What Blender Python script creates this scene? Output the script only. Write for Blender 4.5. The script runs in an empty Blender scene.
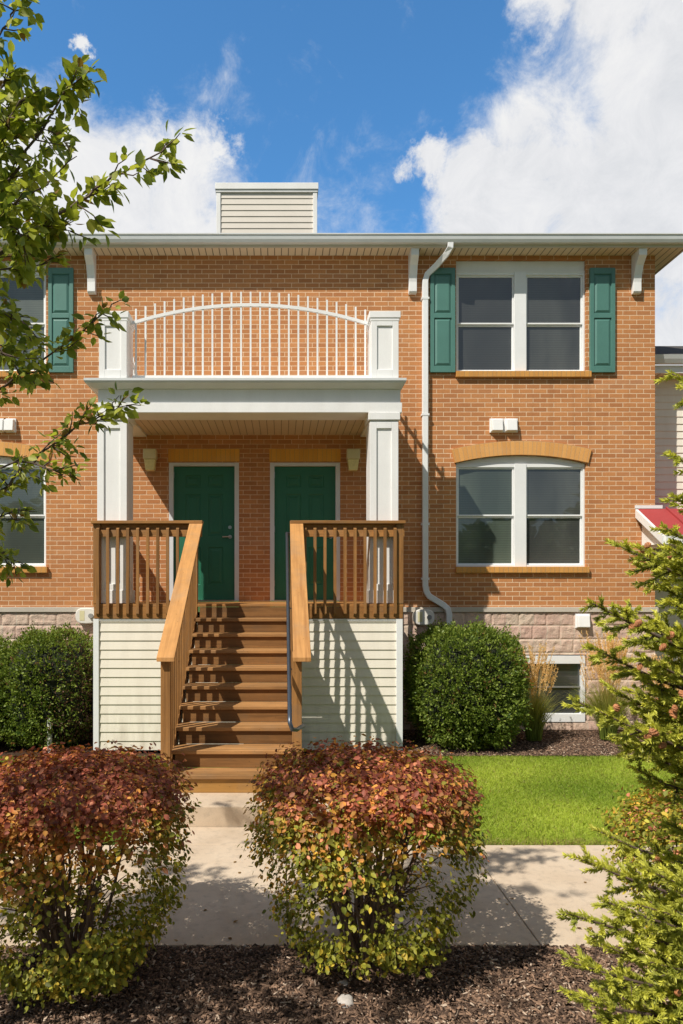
import bpy, math, random
import numpy as np
from mathutils import Vector, Matrix

scene = bpy.context.scene
COL = scene.collection
rng = np.random.default_rng(7)
random.seed(7)

# ------------------------------------------------------------------ camera
EYE = 2.08
F = 714.0
def P(px, py, D):
    """world point seen at reference pixel (px,py) when it stands D metres from the camera plane"""
    return np.array(((px - 281.0) / F * D, D, EYE + (588.0 - py) / F * D))

cam_d = bpy.data.cameras.new('camera')
cam_d.sensor_fit = 'VERTICAL'
cam_d.sensor_height = 24.0
cam_d.lens = F / 1024 * 24.0
cam_d.shift_x = (341.5 - 281) / 1024
cam_d.shift_y = (588 - 512) / 1024
cam_d.clip_start = 0.05
cam_d.clip_end = 1000
cam = bpy.data.objects.new('camera', cam_d)
cam.location = (0, 0, EYE)
cam.rotation_euler = (math.radians(90), 0, 0)
COL.objects.link(cam)
scene.camera = cam

# ------------------------------------------------------------------ light
SUN_TRAVEL = Vector((1.04, 1.0, -1.68)).normalized()
sd = bpy.data.lights.new('sun', 'SUN')
sd.energy = 5.0
sd.angle = math.radians(0.5)
sd.color = (1.0, 0.94, 0.84)
sun = bpy.data.objects.new('sun', sd)
sun.rotation_euler = SUN_TRAVEL.to_track_quat('-Z', 'Y').to_euler()
sun.location = (-5, -5, 12)
COL.objects.link(sun)
SUN_EL = math.asin(-SUN_TRAVEL.z)
SUN_AZ = math.atan2(-SUN_TRAVEL.x, -SUN_TRAVEL.y)

# ------------------------------------------------------------------ node helpers
class NT:
    def __init__(s, tree):
        s.t = tree; s.n = tree.nodes; s.l = tree.links
    def new(s, typ, **kw):
        n = s.n.new(typ)
        for k, v in kw.items():
            setattr(n, k, v)
        return n
    def put(s, sock, val):
        if val is None: return
        if isinstance(val, bpy.types.NodeSocket): s.l.new(val, sock)
        elif isinstance(val, bpy.types.Node): s.l.new(val.outputs[0], sock)
        else:
            if sock.type == 'RGBA' and len(val) == 3: val = (*val, 1)
            sock.default_value = val
    def math(s, op, a, b=0.0, clamp=False):
        n = s.new('ShaderNodeMath', operation=op, use_clamp=clamp)
        s.put(n.inputs[0], a); s.put(n.inputs[1], b)
        return n.outputs[0]
    def mix(s, fac, a, b, blend='MIX'):
        n = s.new('ShaderNodeMix', data_type='RGBA', blend_type=blend)
        s.put(n.inputs['Factor'], fac); s.put(n.inputs[6], a); s.put(n.inputs[7], b)
        return n.outputs[2]
    def noise(s, vec, scale, detail=3, rough=0.5, dist=0.0, out='Fac'):
        n = s.new('ShaderNodeTexNoise')
        s.put(n.inputs['Vector'], vec)
        n.inputs['Scale'].default_value = scale; n.inputs['Detail'].default_value = detail
        n.inputs['Roughness'].default_value = rough; n.inputs['Distortion'].default_value = dist
        return n.outputs[out]
    def ramp(s, fac, stops, interp='LINEAR'):
        n = s.new('ShaderNodeValToRGB')
        cr = n.color_ramp; cr.interpolation = interp
        while len(cr.elements) < len(stops): cr.elements.new(0.5)
        for e, (p, c) in zip(cr.elements, stops):
            e.position = p
            e.color = (*c, 1) if not isinstance(c, (int, float)) else (c, c, c, 1)
        s.put(n.inputs['Fac'], fac)
        return n.outputs['Color']
    def mapr(s, v, a, b, c=0.0, d=1.0, smooth=False):
        n = s.new('ShaderNodeMapRange')
        if smooth: n.interpolation_type = 'SMOOTHSTEP'
        s.put(n.inputs[0], v)
        for i, x in enumerate((a, b, c, d)): n.inputs[1 + i].default_value = x
        return n.outputs[0]
    def pos(s):
        return s.new('ShaderNodeNewGeometry').outputs['Position']
    def sep(s, v):
        n = s.new('ShaderNodeSeparateXYZ'); s.put(n.inputs[0], v); return n.outputs
    def comb(s, x, y, z):
        n = s.new('ShaderNodeCombineXYZ')
        for i, v in enumerate((x, y, z)): s.put(n.inputs[i], v)
        return n.outputs[0]
    def scale(s, v, sc):
        n = s.new('ShaderNodeVectorMath', operation='MULTIPLY'); s.put(n.inputs[0], v); n.inputs[1].default_value = sc
        return n.outputs[0]
    def bump(s, h, strength=0.3, dist=0.01, normal=None):
        n = s.new('ShaderNodeBump')
        n.inputs['Strength'].default_value = strength; n.inputs['Distance'].default_value = dist
        s.put(n.inputs['Height'], h)
        if normal is not None: s.put(n.inputs['Normal'], normal)
        return n.outputs[0]

def material(name):
    m = bpy.data.materials.new(name); m.use_nodes = True
    t = NT(m.node_tree)
    b = next(n for n in t.n if n.type == 'BSDF_PRINCIPLED')
    return m, t, b

def simple(name, col, rough=0.5, metal=0.0, var=0.12, vscale=3.0, bump=0.0, bscale=60, spec=0.5):
    m, t, b = material(name)
    p = t.pos()
    n = t.noise(p, vscale, 4, 0.6)
    n2 = t.noise(p, bscale, 3, 0.6)
    f = t.math('ADD', t.math('MULTIPLY', n, 0.7), t.math('MULTIPLY', n2, 0.3))
    lo = tuple(c * (1 - var) for c in col); hi = tuple(min(1, c * (1 + var)) for c in col)
    t.put(b.inputs['Base Color'], t.ramp(f, [(0.3, lo), (0.7, hi)]))
    b.inputs['Roughness'].default_value = rough
    b.inputs['Metallic'].default_value = metal
    b.inputs['Specular IOR Level'].default_value = spec
    if bump: t.put(b.inputs['Normal'], t.bump(n2, bump, 0.005))
    return m

def brick_mat(name, c1, c2, mortar, bw=0.203, rh=0.0677, ms=0.0052, uv=False, dark=1.0):
    m, t, b = material(name)
    p = t.pos()
    if uv:
        tc = t.new('ShaderNodeTexCoord'); vec = tc.outputs['UV']
    else:
        s = t.sep(p)
        vec = t.comb(t.math('ADD', s[0], s[1]), s[2], 0.0)
    # very slight waviness of the joints
    wob = t.noise(p, 9.0, 2, 0.5, out='Color')
    off = t.new('ShaderNodeVectorMath', operation='MULTIPLY_ADD')
    t.put(off.inputs[0], wob); off.inputs[1].default_value = (0.004, 0.004, 0); t.put(off.inputs[2], vec)
    vec2 = off.outputs[0]
    br = t.new('ShaderNodeTexBrick')
    br.offset = 0.5
    t.put(br.inputs['Vector'], vec2)
    t.put(br.inputs['Color1'], c1); t.put(br.inputs['Color2'], c2); t.put(br.inputs['Mortar'], mortar)
    br.inputs['Scale'].default_value = 1.0
    br.inputs['Mortar Size'].default_value = ms
    br.inputs['Mortar Smooth'].default_value = 0.25
    br.inputs['Bias'].default_value = 0.0
    br.inputs['Brick Width'].default_value = bw
    br.inputs['Row Height'].default_value = rh
    n1 = t.noise(p, 0.55, 4, 0.6)          # large soft blotches
    n2 = t.noise(p, 55.0, 4, 0.65)         # face grain
    n3 = t.noise(t.scale(p, (0.5, 0.5, 4)), 1.5, 3, 0.6)
    c = t.mix(t.mapr(n1, 0.35, 0.68, 0, 0.34), br.outputs['Color'], (c1[0]*0.72, c1[1]*0.72, c1[2]*0.75))
    c = t.mix(t.mapr(n2, 0.45, 0.8, 0, 0.32), c, (c1[0]*0.5, c1[1]*0.45, c1[2]*0.42))
    c = t.mix(t.mapr(n3, 0.56, 0.75, 0, 0.12), c, (0.6, 0.52, 0.42))
    streak = t.noise(t.scale(p, (9, 9, 0.35)), 1.0, 4, 0.6)
    c = t.mix(t.mapr(streak, 0.55, 0.75, 0, 0.22), c, (c1[0]*0.45, c1[1]*0.45, c1[2]*0.5))
    t.put(b.inputs['Base Color'], c)
    b.inputs['Roughness'].default_value = 0.85
    b.inputs['Specular IOR Level'].default_value = 0.25
    h = t.math('ADD', t.math('MULTIPLY', t.math('SUBTRACT', 1.0, br.outputs['Fac']), 1.0), t.math('MULTIPLY', n2, 0.35))
    t.put(b.inputs['Normal'], t.bump(h, 0.6, 0.006))
    return m

def wood_mat(name, axis, base, dark, sat=1.0, rough=0.6):
    m, t, b = material(name)
    p = t.pos()
    oi = t.new('ShaderNodeObjectInfo')
    sc = {'x': (1.2, 22, 22), 'y': (22, 1.2, 22), 'z': (22, 22, 1.2), 'slope': (26, 1.1, 1.1)}[axis]
    r = oi.outputs['Random']
    sh = t.new('ShaderNodeVectorMath', operation='ADD')
    t.put(sh.inputs[0], p); t.put(sh.inputs[1], t.comb(t.math('MULTIPLY', r, 7.3), t.math('MULTIPLY', r, 3.1), t.math('MULTIPLY', r, 5.7)))
    v = t.scale(sh.outputs[0], sc)
    g = t.noise(v, 1.0, 5, 0.65, 0.6)
    g2 = t.noise(v, 4.5, 3, 0.7)
    k = t.noise(sh.outputs[0], 5.0, 3, 0.6)
    knot = t.new('ShaderNodeTexVoronoi'); t.put(knot.inputs['Vector'], t.scale(sh.outputs[0], (3.2, 3.2, 3.2)))
    kn = t.mapr(knot.outputs['Distance'], 0.03, 0.11, 1, 0)
    c = t.ramp(g, [(0.25, dark), (0.5, base), (0.78, tuple(min(1, x * 1.3) for x in base))])
    c = t.mix(t.mapr(g2, 0.55, 0.75, 0, 0.35), c, dark)
    c = t.mix(t.mapr(k, 0.4, 0.75, 0, 0.4), c, tuple(x * 0.62 for x in base))
    c = t.mix(t.math('MULTIPLY', kn, 0.7), c, tuple(x * 0.35 for x in dark))
    c = t.mix(t.mapr(t.noise(sh.outputs[0], 2.3, 5, 0.7), 0.50, 0.72, 0, 0.45), c, (base[0]*0.62, base[0]*0.44, base[0]*0.28))
    hs = t.new('ShaderNodeHueSaturation')
    t.put(hs.inputs['Color'], c)
    t.put(hs.inputs['Value'], t.mapr(r, 0, 1, 0.78, 1.18))
    hs.inputs['Saturation'].default_value = sat
    t.put(b.inputs['Base Color'], hs.outputs[0])
    b.inputs['Roughness'].default_value = rough
    b.inputs['Specular IOR Level'].default_value = 0.3
    t.put(b.inputs['Normal'], t.bump(g, 0.25, 0.003))
    return m

def leaf_mat(name, trans=0.35, rough=0.5, tboost=1.4, spec=0.35):
    m, t, b = material(name)
    a = t.new('ShaderNodeAttribute', attribute_name='Col')
    t.put(b.inputs['Base Color'], a.outputs['Color'])
    b.inputs['Roughness'].default_value = rough
    b.inputs['Specular IOR Level'].default_value = spec
    tr = t.new('ShaderNodeBsdfTranslucent')
    c = t.mix(1.0, a.outputs['Color'], (tboost, tboost * 1.05, tboost * 0.6), 'MULTIPLY')
    t.put(tr.inputs['Color'], c)
    mx = t.new('ShaderNodeMixShader'); mx.inputs[0].default_value = trans
    t.l.new(b.outputs[0], mx.inputs[1]); t.l.new(tr.outputs[0], mx.inputs[2])
    out = next(n for n in t.n if n.type == 'OUTPUT_MATERIAL')
    t.l.new(mx.outputs[0], out.inputs[0])
    return m

# ------------------------------------------------------------------ materials
M = {}
M['brick'] = brick_mat('brick', (0.63, 0.278, 0.106), (0.46, 0.188, 0.074), (0.88, 0.66, 0.44), ms=0.0050)
M['arch_brick'] = brick_mat('arch_brick', (0.82, 0.42, 0.135), (0.70, 0.34, 0.105), (0.62, 0.38, 0.19), bw=0.062, rh=0.40, ms=0.004, uv=True)
M['sill_brick'] = brick_mat('sill_brick', (0.72, 0.36, 0.095), (0.62, 0.29, 0.075), (0.50, 0.30, 0.13), bw=0.0677, rh=3.0, ms=0.0045)
M['lintel'] = brick_mat('lintel_brick', (0.90, 0.47, 0.085), (0.78, 0.38, 0.07), (0.60, 0.36, 0.12), bw=0.0677, rh=3.0, ms=0.004)
M['white'] = simple('white_paint', (0.87, 0.865, 0.85), 0.5, var=0.07, vscale=1.6, bump=0.08)
M['white_trim'] = simple('white_vinyl', (0.85, 0.86, 0.86), 0.4, var=0.05)
M['gutter'] = simple('gutter_metal', (0.68, 0.70, 0.70), 0.4, var=0.06)
M['fascia'] = simple('fascia_paint', (0.62, 0.56, 0.45), 0.5, var=0.06)
M['shutter'] = simple('shutter_paint', (0.085, 0.215, 0.180), 0.45, var=0.1)
M['door'] = simple('door_paint', (0.018, 0.150, 0.082), 0.5, var=0.12, vscale=1.5)
M['door_frame'] = simple('door_frame_paint', (0.70, 0.72, 0.74), 0.5, var=0.05)
M['cap'] = simple('limestone', (0.56, 0.50, 0.42), 0.8, var=0.12, bump=0.3)
M['metal_dark'] = simple('dark_metal', (0.10, 0.12, 0.15), 0.35, 0.7)
M['steel'] = simple('brushed_steel', (0.5, 0.5, 0.5), 0.3, 1.0)
M['lamp'] = simple('lamp_glass', (0.85, 0.78, 0.40), 0.25, var=0.15, vscale=20)
M['lamp_body'] = simple('lamp_brass', (0.72, 0.66, 0.40), 0.4, var=0.1)
M['grey_plastic'] = simple('grey_plastic', (0.30, 0.30, 0.29), 0.5)
M['dark'] = simple('dark_hole', (0.02, 0.02, 0.02), 0.8)
M['red_metal'] = simple('red_metal_roof', (0.36, 0.045, 0.045), 0.75, 0.0, var=0.08)
M['plastic_white'] = simple('white_plastic', (0.80, 0.77, 0.70), 0.45, var=0.05)
M['stone'] = simple('pale_stone', (0.50, 0.46, 0.42), 0.85, var=0.2, vscale=25, bump=0.6)
M['edge'] = simple('edging_soil', (0.025, 0.02, 0.016), 0.9)
M['bark'] = simple('bark', (0.115, 0.075, 0.055), 0.9, var=0.4, vscale=25, bump=0.8, bscale=90)
M['twig'] = simple('twig_bark', (0.13, 0.085, 0.065), 0.85, var=0.35, vscale=30, bump=0.4)
M['stem'] = simple('stem_bark', (0.23, 0.16, 0.12), 0.85, var=0.35, vscale=30)
M['leaf'] = leaf_mat('leaf', 0.42)
M['box_leaf'] = leaf_mat('boxwood_leaf', 0.28, 0.5, spec=0.3)
M['bush_leaf'] = leaf_mat('bush_leaf', 0.32, 0.55)
M['needle'] = leaf_mat('needle', 0.22, 0.45)
M['blade'] = leaf_mat('grass_blade', 0.4, 0.5)
M['plume'] = leaf_mat('plume', 0.4, 0.7)
M['cone'] = simple('cone_scales', (0.46, 0.185, 0.075), 0.65, var=0.4, vscale=40, bump=0.9, bscale=110)
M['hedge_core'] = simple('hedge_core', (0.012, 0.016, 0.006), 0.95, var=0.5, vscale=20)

WB, WD = (0.37, 0.175, 0.052), (0.18, 0.080, 0.024)
M['wood_x'] = wood_mat('deck_wood_along', 'x', WB, WD)
M['wood_y'] = wood_mat('deck_wood_deep', 'y', WB, WD)
M['wood_z'] = wood_mat('deck_wood_upright', 'z', (0.34, 0.162, 0.050), (0.16, 0.074, 0.023))
M['wood_cap'] = wood_mat('handrail_wood', 'slope', (0.68, 0.34, 0.115), (0.46, 0.205, 0.065))
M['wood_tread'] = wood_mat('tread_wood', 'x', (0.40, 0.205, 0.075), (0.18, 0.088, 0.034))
M['wood_riser_shade'] = wood_mat('shaded_riser_wood', 'x', (0.24, 0.118, 0.040), (0.11, 0.052, 0.019))  # darker than the treads: the risers' shade is put into the wood colour
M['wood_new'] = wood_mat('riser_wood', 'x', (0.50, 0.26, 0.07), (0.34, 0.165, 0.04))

def ramp_lines(name, col, linecol, period, width, axis, rough=0.5):
    m, t, b = material(name)
    s = t.sep(t.pos())
    f = t.math('FRACT', t.math('DIVIDE', s[axis], period))
    l = t.math('LESS_THAN', f, width / period)
    n = t.noise(t.pos(), 2.0, 4, 0.6)
    c = t.mix(t.mapr(n, 0.3, 0.7, 0, 0.15), col, tuple(x * 0.7 for x in col))
    t.put(b.inputs['Base Color'], t.mix(l, c, linecol))
    h = t.math('SUBTRACT', 1.0, l)
    t.put(b.inputs['Normal'], t.bump(h, 0.6, 0.006))
    b.inputs['Roughness'].default_value = rough
    return m
M['soffit'] = ramp_lines('soffit_panel', (0.78, 0.66, 0.48), (0.25, 0.20, 0.13), 0.10, 0.014, 0)
M['ceiling'] = ramp_lines('porch_ceiling_panel', (0.68, 0.56, 0.40), (0.30, 0.22, 0.13), 0.10, 0.010, 0)
M['siding'] = simple('vinyl_siding', (0.88, 0.82, 0.70), 0.5, var=0.05, vscale=1.2)
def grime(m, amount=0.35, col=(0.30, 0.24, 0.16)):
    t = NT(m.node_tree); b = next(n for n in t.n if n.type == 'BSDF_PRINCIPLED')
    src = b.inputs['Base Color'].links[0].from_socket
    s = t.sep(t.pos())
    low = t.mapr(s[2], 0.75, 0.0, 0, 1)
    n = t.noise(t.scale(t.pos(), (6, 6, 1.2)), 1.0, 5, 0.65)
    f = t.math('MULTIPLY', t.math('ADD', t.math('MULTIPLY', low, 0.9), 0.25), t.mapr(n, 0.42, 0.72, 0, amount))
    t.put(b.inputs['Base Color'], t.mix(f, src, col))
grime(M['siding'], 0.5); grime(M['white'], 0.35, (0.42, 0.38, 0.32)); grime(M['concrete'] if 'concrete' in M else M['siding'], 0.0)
M['siding_tan'] = simple('tan_siding', (0.74, 0.68, 0.60), 0.5, var=0.05)

def shingle_mat():
    m, t, b = material('shingles')
    s = t.sep(t.pos())
    br = t.new('ShaderNodeTexBrick'); t.put(br.inputs['Vector'], t.comb(s[0], t.math('MULTIPLY', s[1], 1.05), 0.0))
    t.put(br.inputs['Color1'], (0.07, 0.06, 0.052)); t.put(br.inputs['Color2'], (0.035, 0.032, 0.03)); t.put(br.inputs['Mortar'], (0.015, 0.015, 0.015))
    br.inputs['Scale'].default_value = 1; br.inputs['Brick Width'].default_value = 0.3; br.inputs['Row Height'].default_value = 0.14
    br.inputs['Mortar Size'].default_value = 0.006
    t.put(b.inputs['Base Color'], t.mix(t.mapr(t.noise(t.pos(), 120, 2), 0.4, 0.7, 0, 0.5), br.outputs['Color'], (0.12, 0.10, 0.09)))
    b.inputs['Roughness'].default_value = 0.95
    return m
M['shingle'] = shingle_mat()

def block_mat():
    m, t, b = material('split_face_block')
    p = t.pos(); s = t.sep(p)
    vec = t.comb(t.math('ADD', s[0], s[1]), t.math('ADD', s[2], 0.073), 0.0)
    br = t.new('ShaderNodeTexBrick'); t.put(br.inputs['Vector'], vec)
    t.put(br.inputs['Color1'], (0.62, 0.41, 0.33)); t.put(br.inputs['Color2'], (0.68, 0.54, 0.42)); t.put(br.inputs['Mortar'], (0.66, 0.57, 0.46))
    br.inputs['Scale'].default_value = 1; br.inputs['Brick Width'].default_value = 0.4; br.inputs['Row Height'].default_value = 0.2
    br.inputs['Mortar Size'].default_value = 0.006
    n = t.noise(p, 22, 5, 0.7); n2 = t.noise(p, 3.0, 3, 0.6); n3 = t.noise(p, 90, 3, 0.7)
    c = t.mix(t.mapr(n, 0.42, 0.68, 0, 0.55), br.outputs['Color'], (0.78, 0.64, 0.48))
    c = t.mix(t.mapr(n2, 0.4, 0.65, 0, 0.40), c, (0.58, 0.36, 0.29))
    c = t.mix(t.mapr(n3, 0.5, 0.72, 0, 0.4), c, (0.22, 0.15, 0.12))
    t.put(b.inputs['Base Color'], c); b.inputs['Roughness'].default_value = 0.95
    face = t.math('SUBTRACT', 1.0, br.outputs['Fac'])
    h = t.math('MULTIPLY', face, t.math('ADD', t.math('MULTIPLY', n, 1.2), t.math('MULTIPLY', n3, 0.4)))
    t.put(b.inputs['Normal'], t.bump(h, 0.8, 0.015))
    return m
M['block'] = block_mat()

def concrete_mat():
    m, t, b = material('concrete')
    p = t.pos()
    n = t.noise(p, 1.3, 5, 0.65); n2 = t.noise(p, 14, 4, 0.6); n3 = t.noise(p, 160, 2, 0.6)
    c = t.ramp(n, [(0.3, (0.50, 0.385, 0.27)), (0.5, (0.60, 0.475, 0.345)), (0.72, (0.66, 0.54, 0.405))])
    c = t.mix(t.mapr(n2, 0.5, 0.75, 0, 0.5), c, (0.32, 0.26, 0.20))
    c = t.mix(t.mapr(n3, 0.55, 0.7, 0, 0.3), c, (0.22, 0.19, 0.15))
    v = t.new('ShaderNodeTexVoronoi'); t.put(v.inputs['Vector'], t.scale(p, (2.1, 2.1, 2.1)))
    st = t.mapr(v.outputs['Distance'], 0.02, 0.06, 1, 0)
    c = t.mix(t.math('MULTIPLY', st, 0.5), c, (0.12, 0.10, 0.08))
    t.put(b.inputs['Base Color'], c); b.inputs['Roughness'].default_value = 0.85
    t.put(b.inputs['Normal'], t.bump(n3, 0.25, 0.003))
    return m
M['concrete'] = concrete_mat()

def soil_mat(name, a, c2, sc=40):
    m, t, b = material(name)
    p = t.pos()
    n = t.noise(p, sc, 5, 0.7); n2 = t.noise(p, 2.0, 3, 0.6)
    c = t.ramp(n, [(0.3, a), (0.55, tuple((x + y) / 2 for x, y in zip(a, c2))), (0.75, c2)])
    c = t.mix(t.mapr(n2, 0.4, 0.7, 0, 0.4), c, tuple(x * 0.6 for x in a))
    t.put(b.inputs['Base Color'], c); b.inputs['Roughness'].default_value = 0.95
    b.inputs['Specular IOR Level'].default_value = 0.1
    t.put(b.inputs['Normal'], t.bump(n, 1.0, 0.02))
    return m
M['mulch'] = soil_mat('mulch_soil', (0.04, 0.024, 0.016), (0.16, 0.10, 0.065))
M['grass_soil'] = soil_mat('lawn_soil', (0.06, 0.10, 0.012), (0.16, 0.22, 0.03), 60)
M['ground'] = soil_mat('ground_grass', (0.05, 0.09, 0.015), (0.09, 0.14, 0.025), 8)

def chip_mat():
    m, t, b = material('mulch_chip')
    a = t.new('ShaderNodeAttribute', attribute_name='Col')
    t.put(b.inputs['Base Color'], a.outputs['Color']); b.inputs['Roughness'].default_value = 0.85
    return m
M['chip'] = chip_mat()

def glass_mat(name, dark, light):
    """window pane: sky reflection over closed horizontal blinds seen dimly"""
    m, t, b = material(name)
    p = t.pos(); s = t.sep(p)
    f = t.math('FRACT', t.math('DIVIDE', s[2], 0.026))
    oi = t.new('ShaderNodeObjectInfo')
    slat = t.math('MULTIPLY', t.mapr(f, 0.0, 1.0, 0.55, 1.25), t.mapr(oi.outputs['Random'], 0, 1, 0.65, 1.5))
    n = t.noise(t.scale(p, (1, 1, 0.5)), 1.1, 3, 0.5, 0.5)
    g = t.ramp(n, [(0.35, dark), (0.65, light)])
    c = t.mix(1.0, g, t.comb(slat, slat, slat), 'MULTIPLY')
    t.put(b.inputs['Base Color'], c)
    b.inputs['Roughness'].default_value = 0.6
    gl = t.new('ShaderNodeBsdfGlossy'); gl.inputs['Roughness'].default_value = 0.015
    gl.inputs['Color'].default_value = (0.88, 0.95, 1.0, 1)
    wn = t.noise(p, 2.2, 2, 0.5)
    t.put(gl.inputs['Normal'], t.bump(wn, 0.04, 0.02))
    lw = t.new('ShaderNodeLayerWeight'); lw.inputs['Blend'].default_value = 0.3
    fr = t.mapr(lw.outputs['Fresnel'], 0, 1, 0.065, 0.95)
    mx = t.new('ShaderNodeMixShader'); t.put(mx.inputs[0], fr)
    t.l.new(b.outputs[0], mx.inputs[1]); t.l.new(gl.outputs[0], mx.inputs[2])
    out = next(x for x in t.n if x.type == 'OUTPUT_MATERIAL'); t.l.new(mx.outputs[0], out.inputs[0])
    return m
M['pane_green'] = glass_mat('pane_greenish', (0.040, 0.055, 0.042), (0.095, 0.118, 0.088))
M['pane_blue'] = glass_mat('pane_bluish', (0.020, 0.023, 0.022), (0.062, 0.066, 0.058))

# ------------------------------------------------------------------ mesh building
class MB:
    def __init__(s): s.v = []; s.f = []; s.uv = None
    def add(s, vs, fs):
        o = len(s.v); s.v += [tuple(map(float, v)) for v in vs]; s.f += [tuple(i + o for i in f) for f in fs]
        return s
    def box(s, x0, x1, y0, y1, z0, z1):
        return s.add([(x0,y0,z0),(x1,y0,z0),(x1,y1,z0),(x0,y1,z0),(x0,y0,z1),(x1,y0,z1),(x1,y1,z1),(x0,y1,z1)],
              [(3,2,1,0),(4,5,6,7),(0,1,5,4),(1,2,6,5),(2,3,7,6),(3,0,4,7)])
    def prism(s, poly, axis, a, b):
        """extrude polygon (2D list) along axis from a to b"""
        n = len(poly)
        def pt(u, v, w):
            return {'x': (w, u, v), 'y': (u, w, v), 'z': (u, v, w)}[axis]
        vs = [pt(u, v, a) for u, v in poly] + [pt(u, v, b) for u, v in poly]
        fs = [tuple(range(n))[::-1], tuple(range(n, 2 * n))] + [(i, (i + 1) % n, (i + 1) % n + n, i + n) for i in range(n)]
        return s.add(vs, fs)
    def tube(s, pts, rads, n=8, cap=True):
        pts = [Vector(p) for p in pts]
        if isinstance(rads, (int, float)): rads = [rads] * len(pts)
        rings = []
        up = Vector((0, 0, 1))
        prev = None
        for i, p in enumerate(pts):
            d = (pts[min(i + 1, len(pts) - 1)] - pts[max(i - 1, 0)]).normalized()
            if prev is None:
                a = d.cross(up if abs(d.z) < 0.9 else Vector((1, 0, 0))).normalized()
            else:
                a = (prev - d * prev.dot(d)).normalized()
            prev = a
            bb = d.cross(a)
            rings.append([p + (a * math.cos(t) + bb * math.sin(t)) * rads[i] for t in [2 * math.pi * k / n for k in range(n)]])
        vs = [q for r in rings for q in r]; fs = []
        for i in range(len(pts) - 1):
            for k in range(n):
                fs.append((i * n + k, i * n + (k + 1) % n, (i + 1) * n + (k + 1) % n, (i + 1) * n + k))
        if cap:
            fs.append(tuple(range(n))[::-1]); fs.append(tuple((len(pts) - 1) * n + k for k in range(n)))
        return s.add(vs, fs)
    def build(s, name, mat, parent=None, bevel=0.0, smooth=False, recalc=True):
        off = Vector(root_loc(parent)) if parent else Vector((0, 0, 0))
        me = bpy.data.meshes.new(name)
        me.from_pydata([(v[0] - off.x, v[1] - off.y, v[2] - off.z) for v in s.v], [], s.f)
        if recalc:
            import bmesh
            bm = bmesh.new(); bm.from_mesh(me); bmesh.ops.recalc_face_normals(bm, faces=bm.faces); bm.to_mesh(me); bm.free()
        if smooth: me.polygons.foreach_set('use_smooth', [True] * len(me.polygons))
        if s.uv is not None:
            l = me.uv_layers.new(name='UVMap')
            for lp in me.loops: l.data[lp.index].uv = s.uv[lp.vertex_index]
        me.materials.append(mat)
        o = bpy.data.objects.new(name, me); COL.objects.link(o)
        if parent: o.parent = parent
        if bevel:
            b = o.modifiers.new('bevel', 'BEVEL'); b.width = bevel; b.segments = 2; b.limit_method = 'ANGLE'
        return o

def root_loc(o):
    v = Vector((0, 0, 0))
    while o: v += Vector(o.location); o = o.parent
    return v

def box(name, mat, parent, x0, x1, y0, y1, z0, z1, bevel=0.0):
    return MB().box(x0, x1, y0, y1, z0, z1).build(name, mat, parent, bevel)

def tag(o, label=None, cat=None, group=None, kind=None):
    if label: o['label'] = label
    if cat: o['category'] = cat
    if group: o['group'] = group
    if kind: o['kind'] = kind
    return o

def empty(name, loc, label, cat, group=None):
    o = bpy.data.objects.new(name, None); COL.objects.link(o)
    o.location = loc; o.empty_display_size = 0.1
    return tag(o, label, cat, group)

def poly_mesh(name, verts, k, mat, parent=None, cols=None, smooth=False, faces=None):
    """verts (N,V,3); faces: list of index tuples in a template of V verts (all of size k)"""
    N, V, _ = verts.shape
    faces = np.array(faces, dtype=np.int32)
    nf = len(faces)
    idx = (np.arange(N, dtype=np.int32)[:, None, None] * V + faces[None]).reshape(-1)
    me = bpy.data.meshes.new(name)
    co = verts.reshape(-1, 3).astype(np.float32)
    if parent is not None: co = co - np.array(root_loc(parent), dtype=np.float32)
    me.vertices.add(N * V); me.vertices.foreach_set('co', co.reshape(-1))
    me.loops.add(len(idx)); me.loops.foreach_set('vertex_index', idx)
    me.polygons.add(N * nf)
    me.polygons.foreach_set('loop_start', np.arange(0, len(idx), k, dtype=np.int32))
    me.polygons.foreach_set('loop_total', np.full(N * nf, k, dtype=np.int32))
    me.update(calc_edges=True)
    if smooth: me.polygons.foreach_set('use_smooth', np.ones(N * nf, dtype=bool))
    if cols is not None:
        a = me.color_attributes.new('Col', 'FLOAT_COLOR', 'POINT')
        if cols.ndim == 2: cols = np.repeat(cols[:, None, :], V, axis=1)
        c4 = np.ones((N * V, 4), dtype=np.float32); c4[:, :3] = cols.reshape(-1, 3)
        a.data.foreach_set('color', c4.reshape(-1))
    me.materials.append(mat)
    o = bpy.data.objects.new(name, me); COL.objects.link(o)
    if parent is not None: o.parent = parent
    return o

def norm(a): return a / np.maximum(np.linalg.norm(a, axis=-1, keepdims=True), 1e-9)
def rnd_dir(n): return norm(rng.normal(size=(n, 3)))

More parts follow.
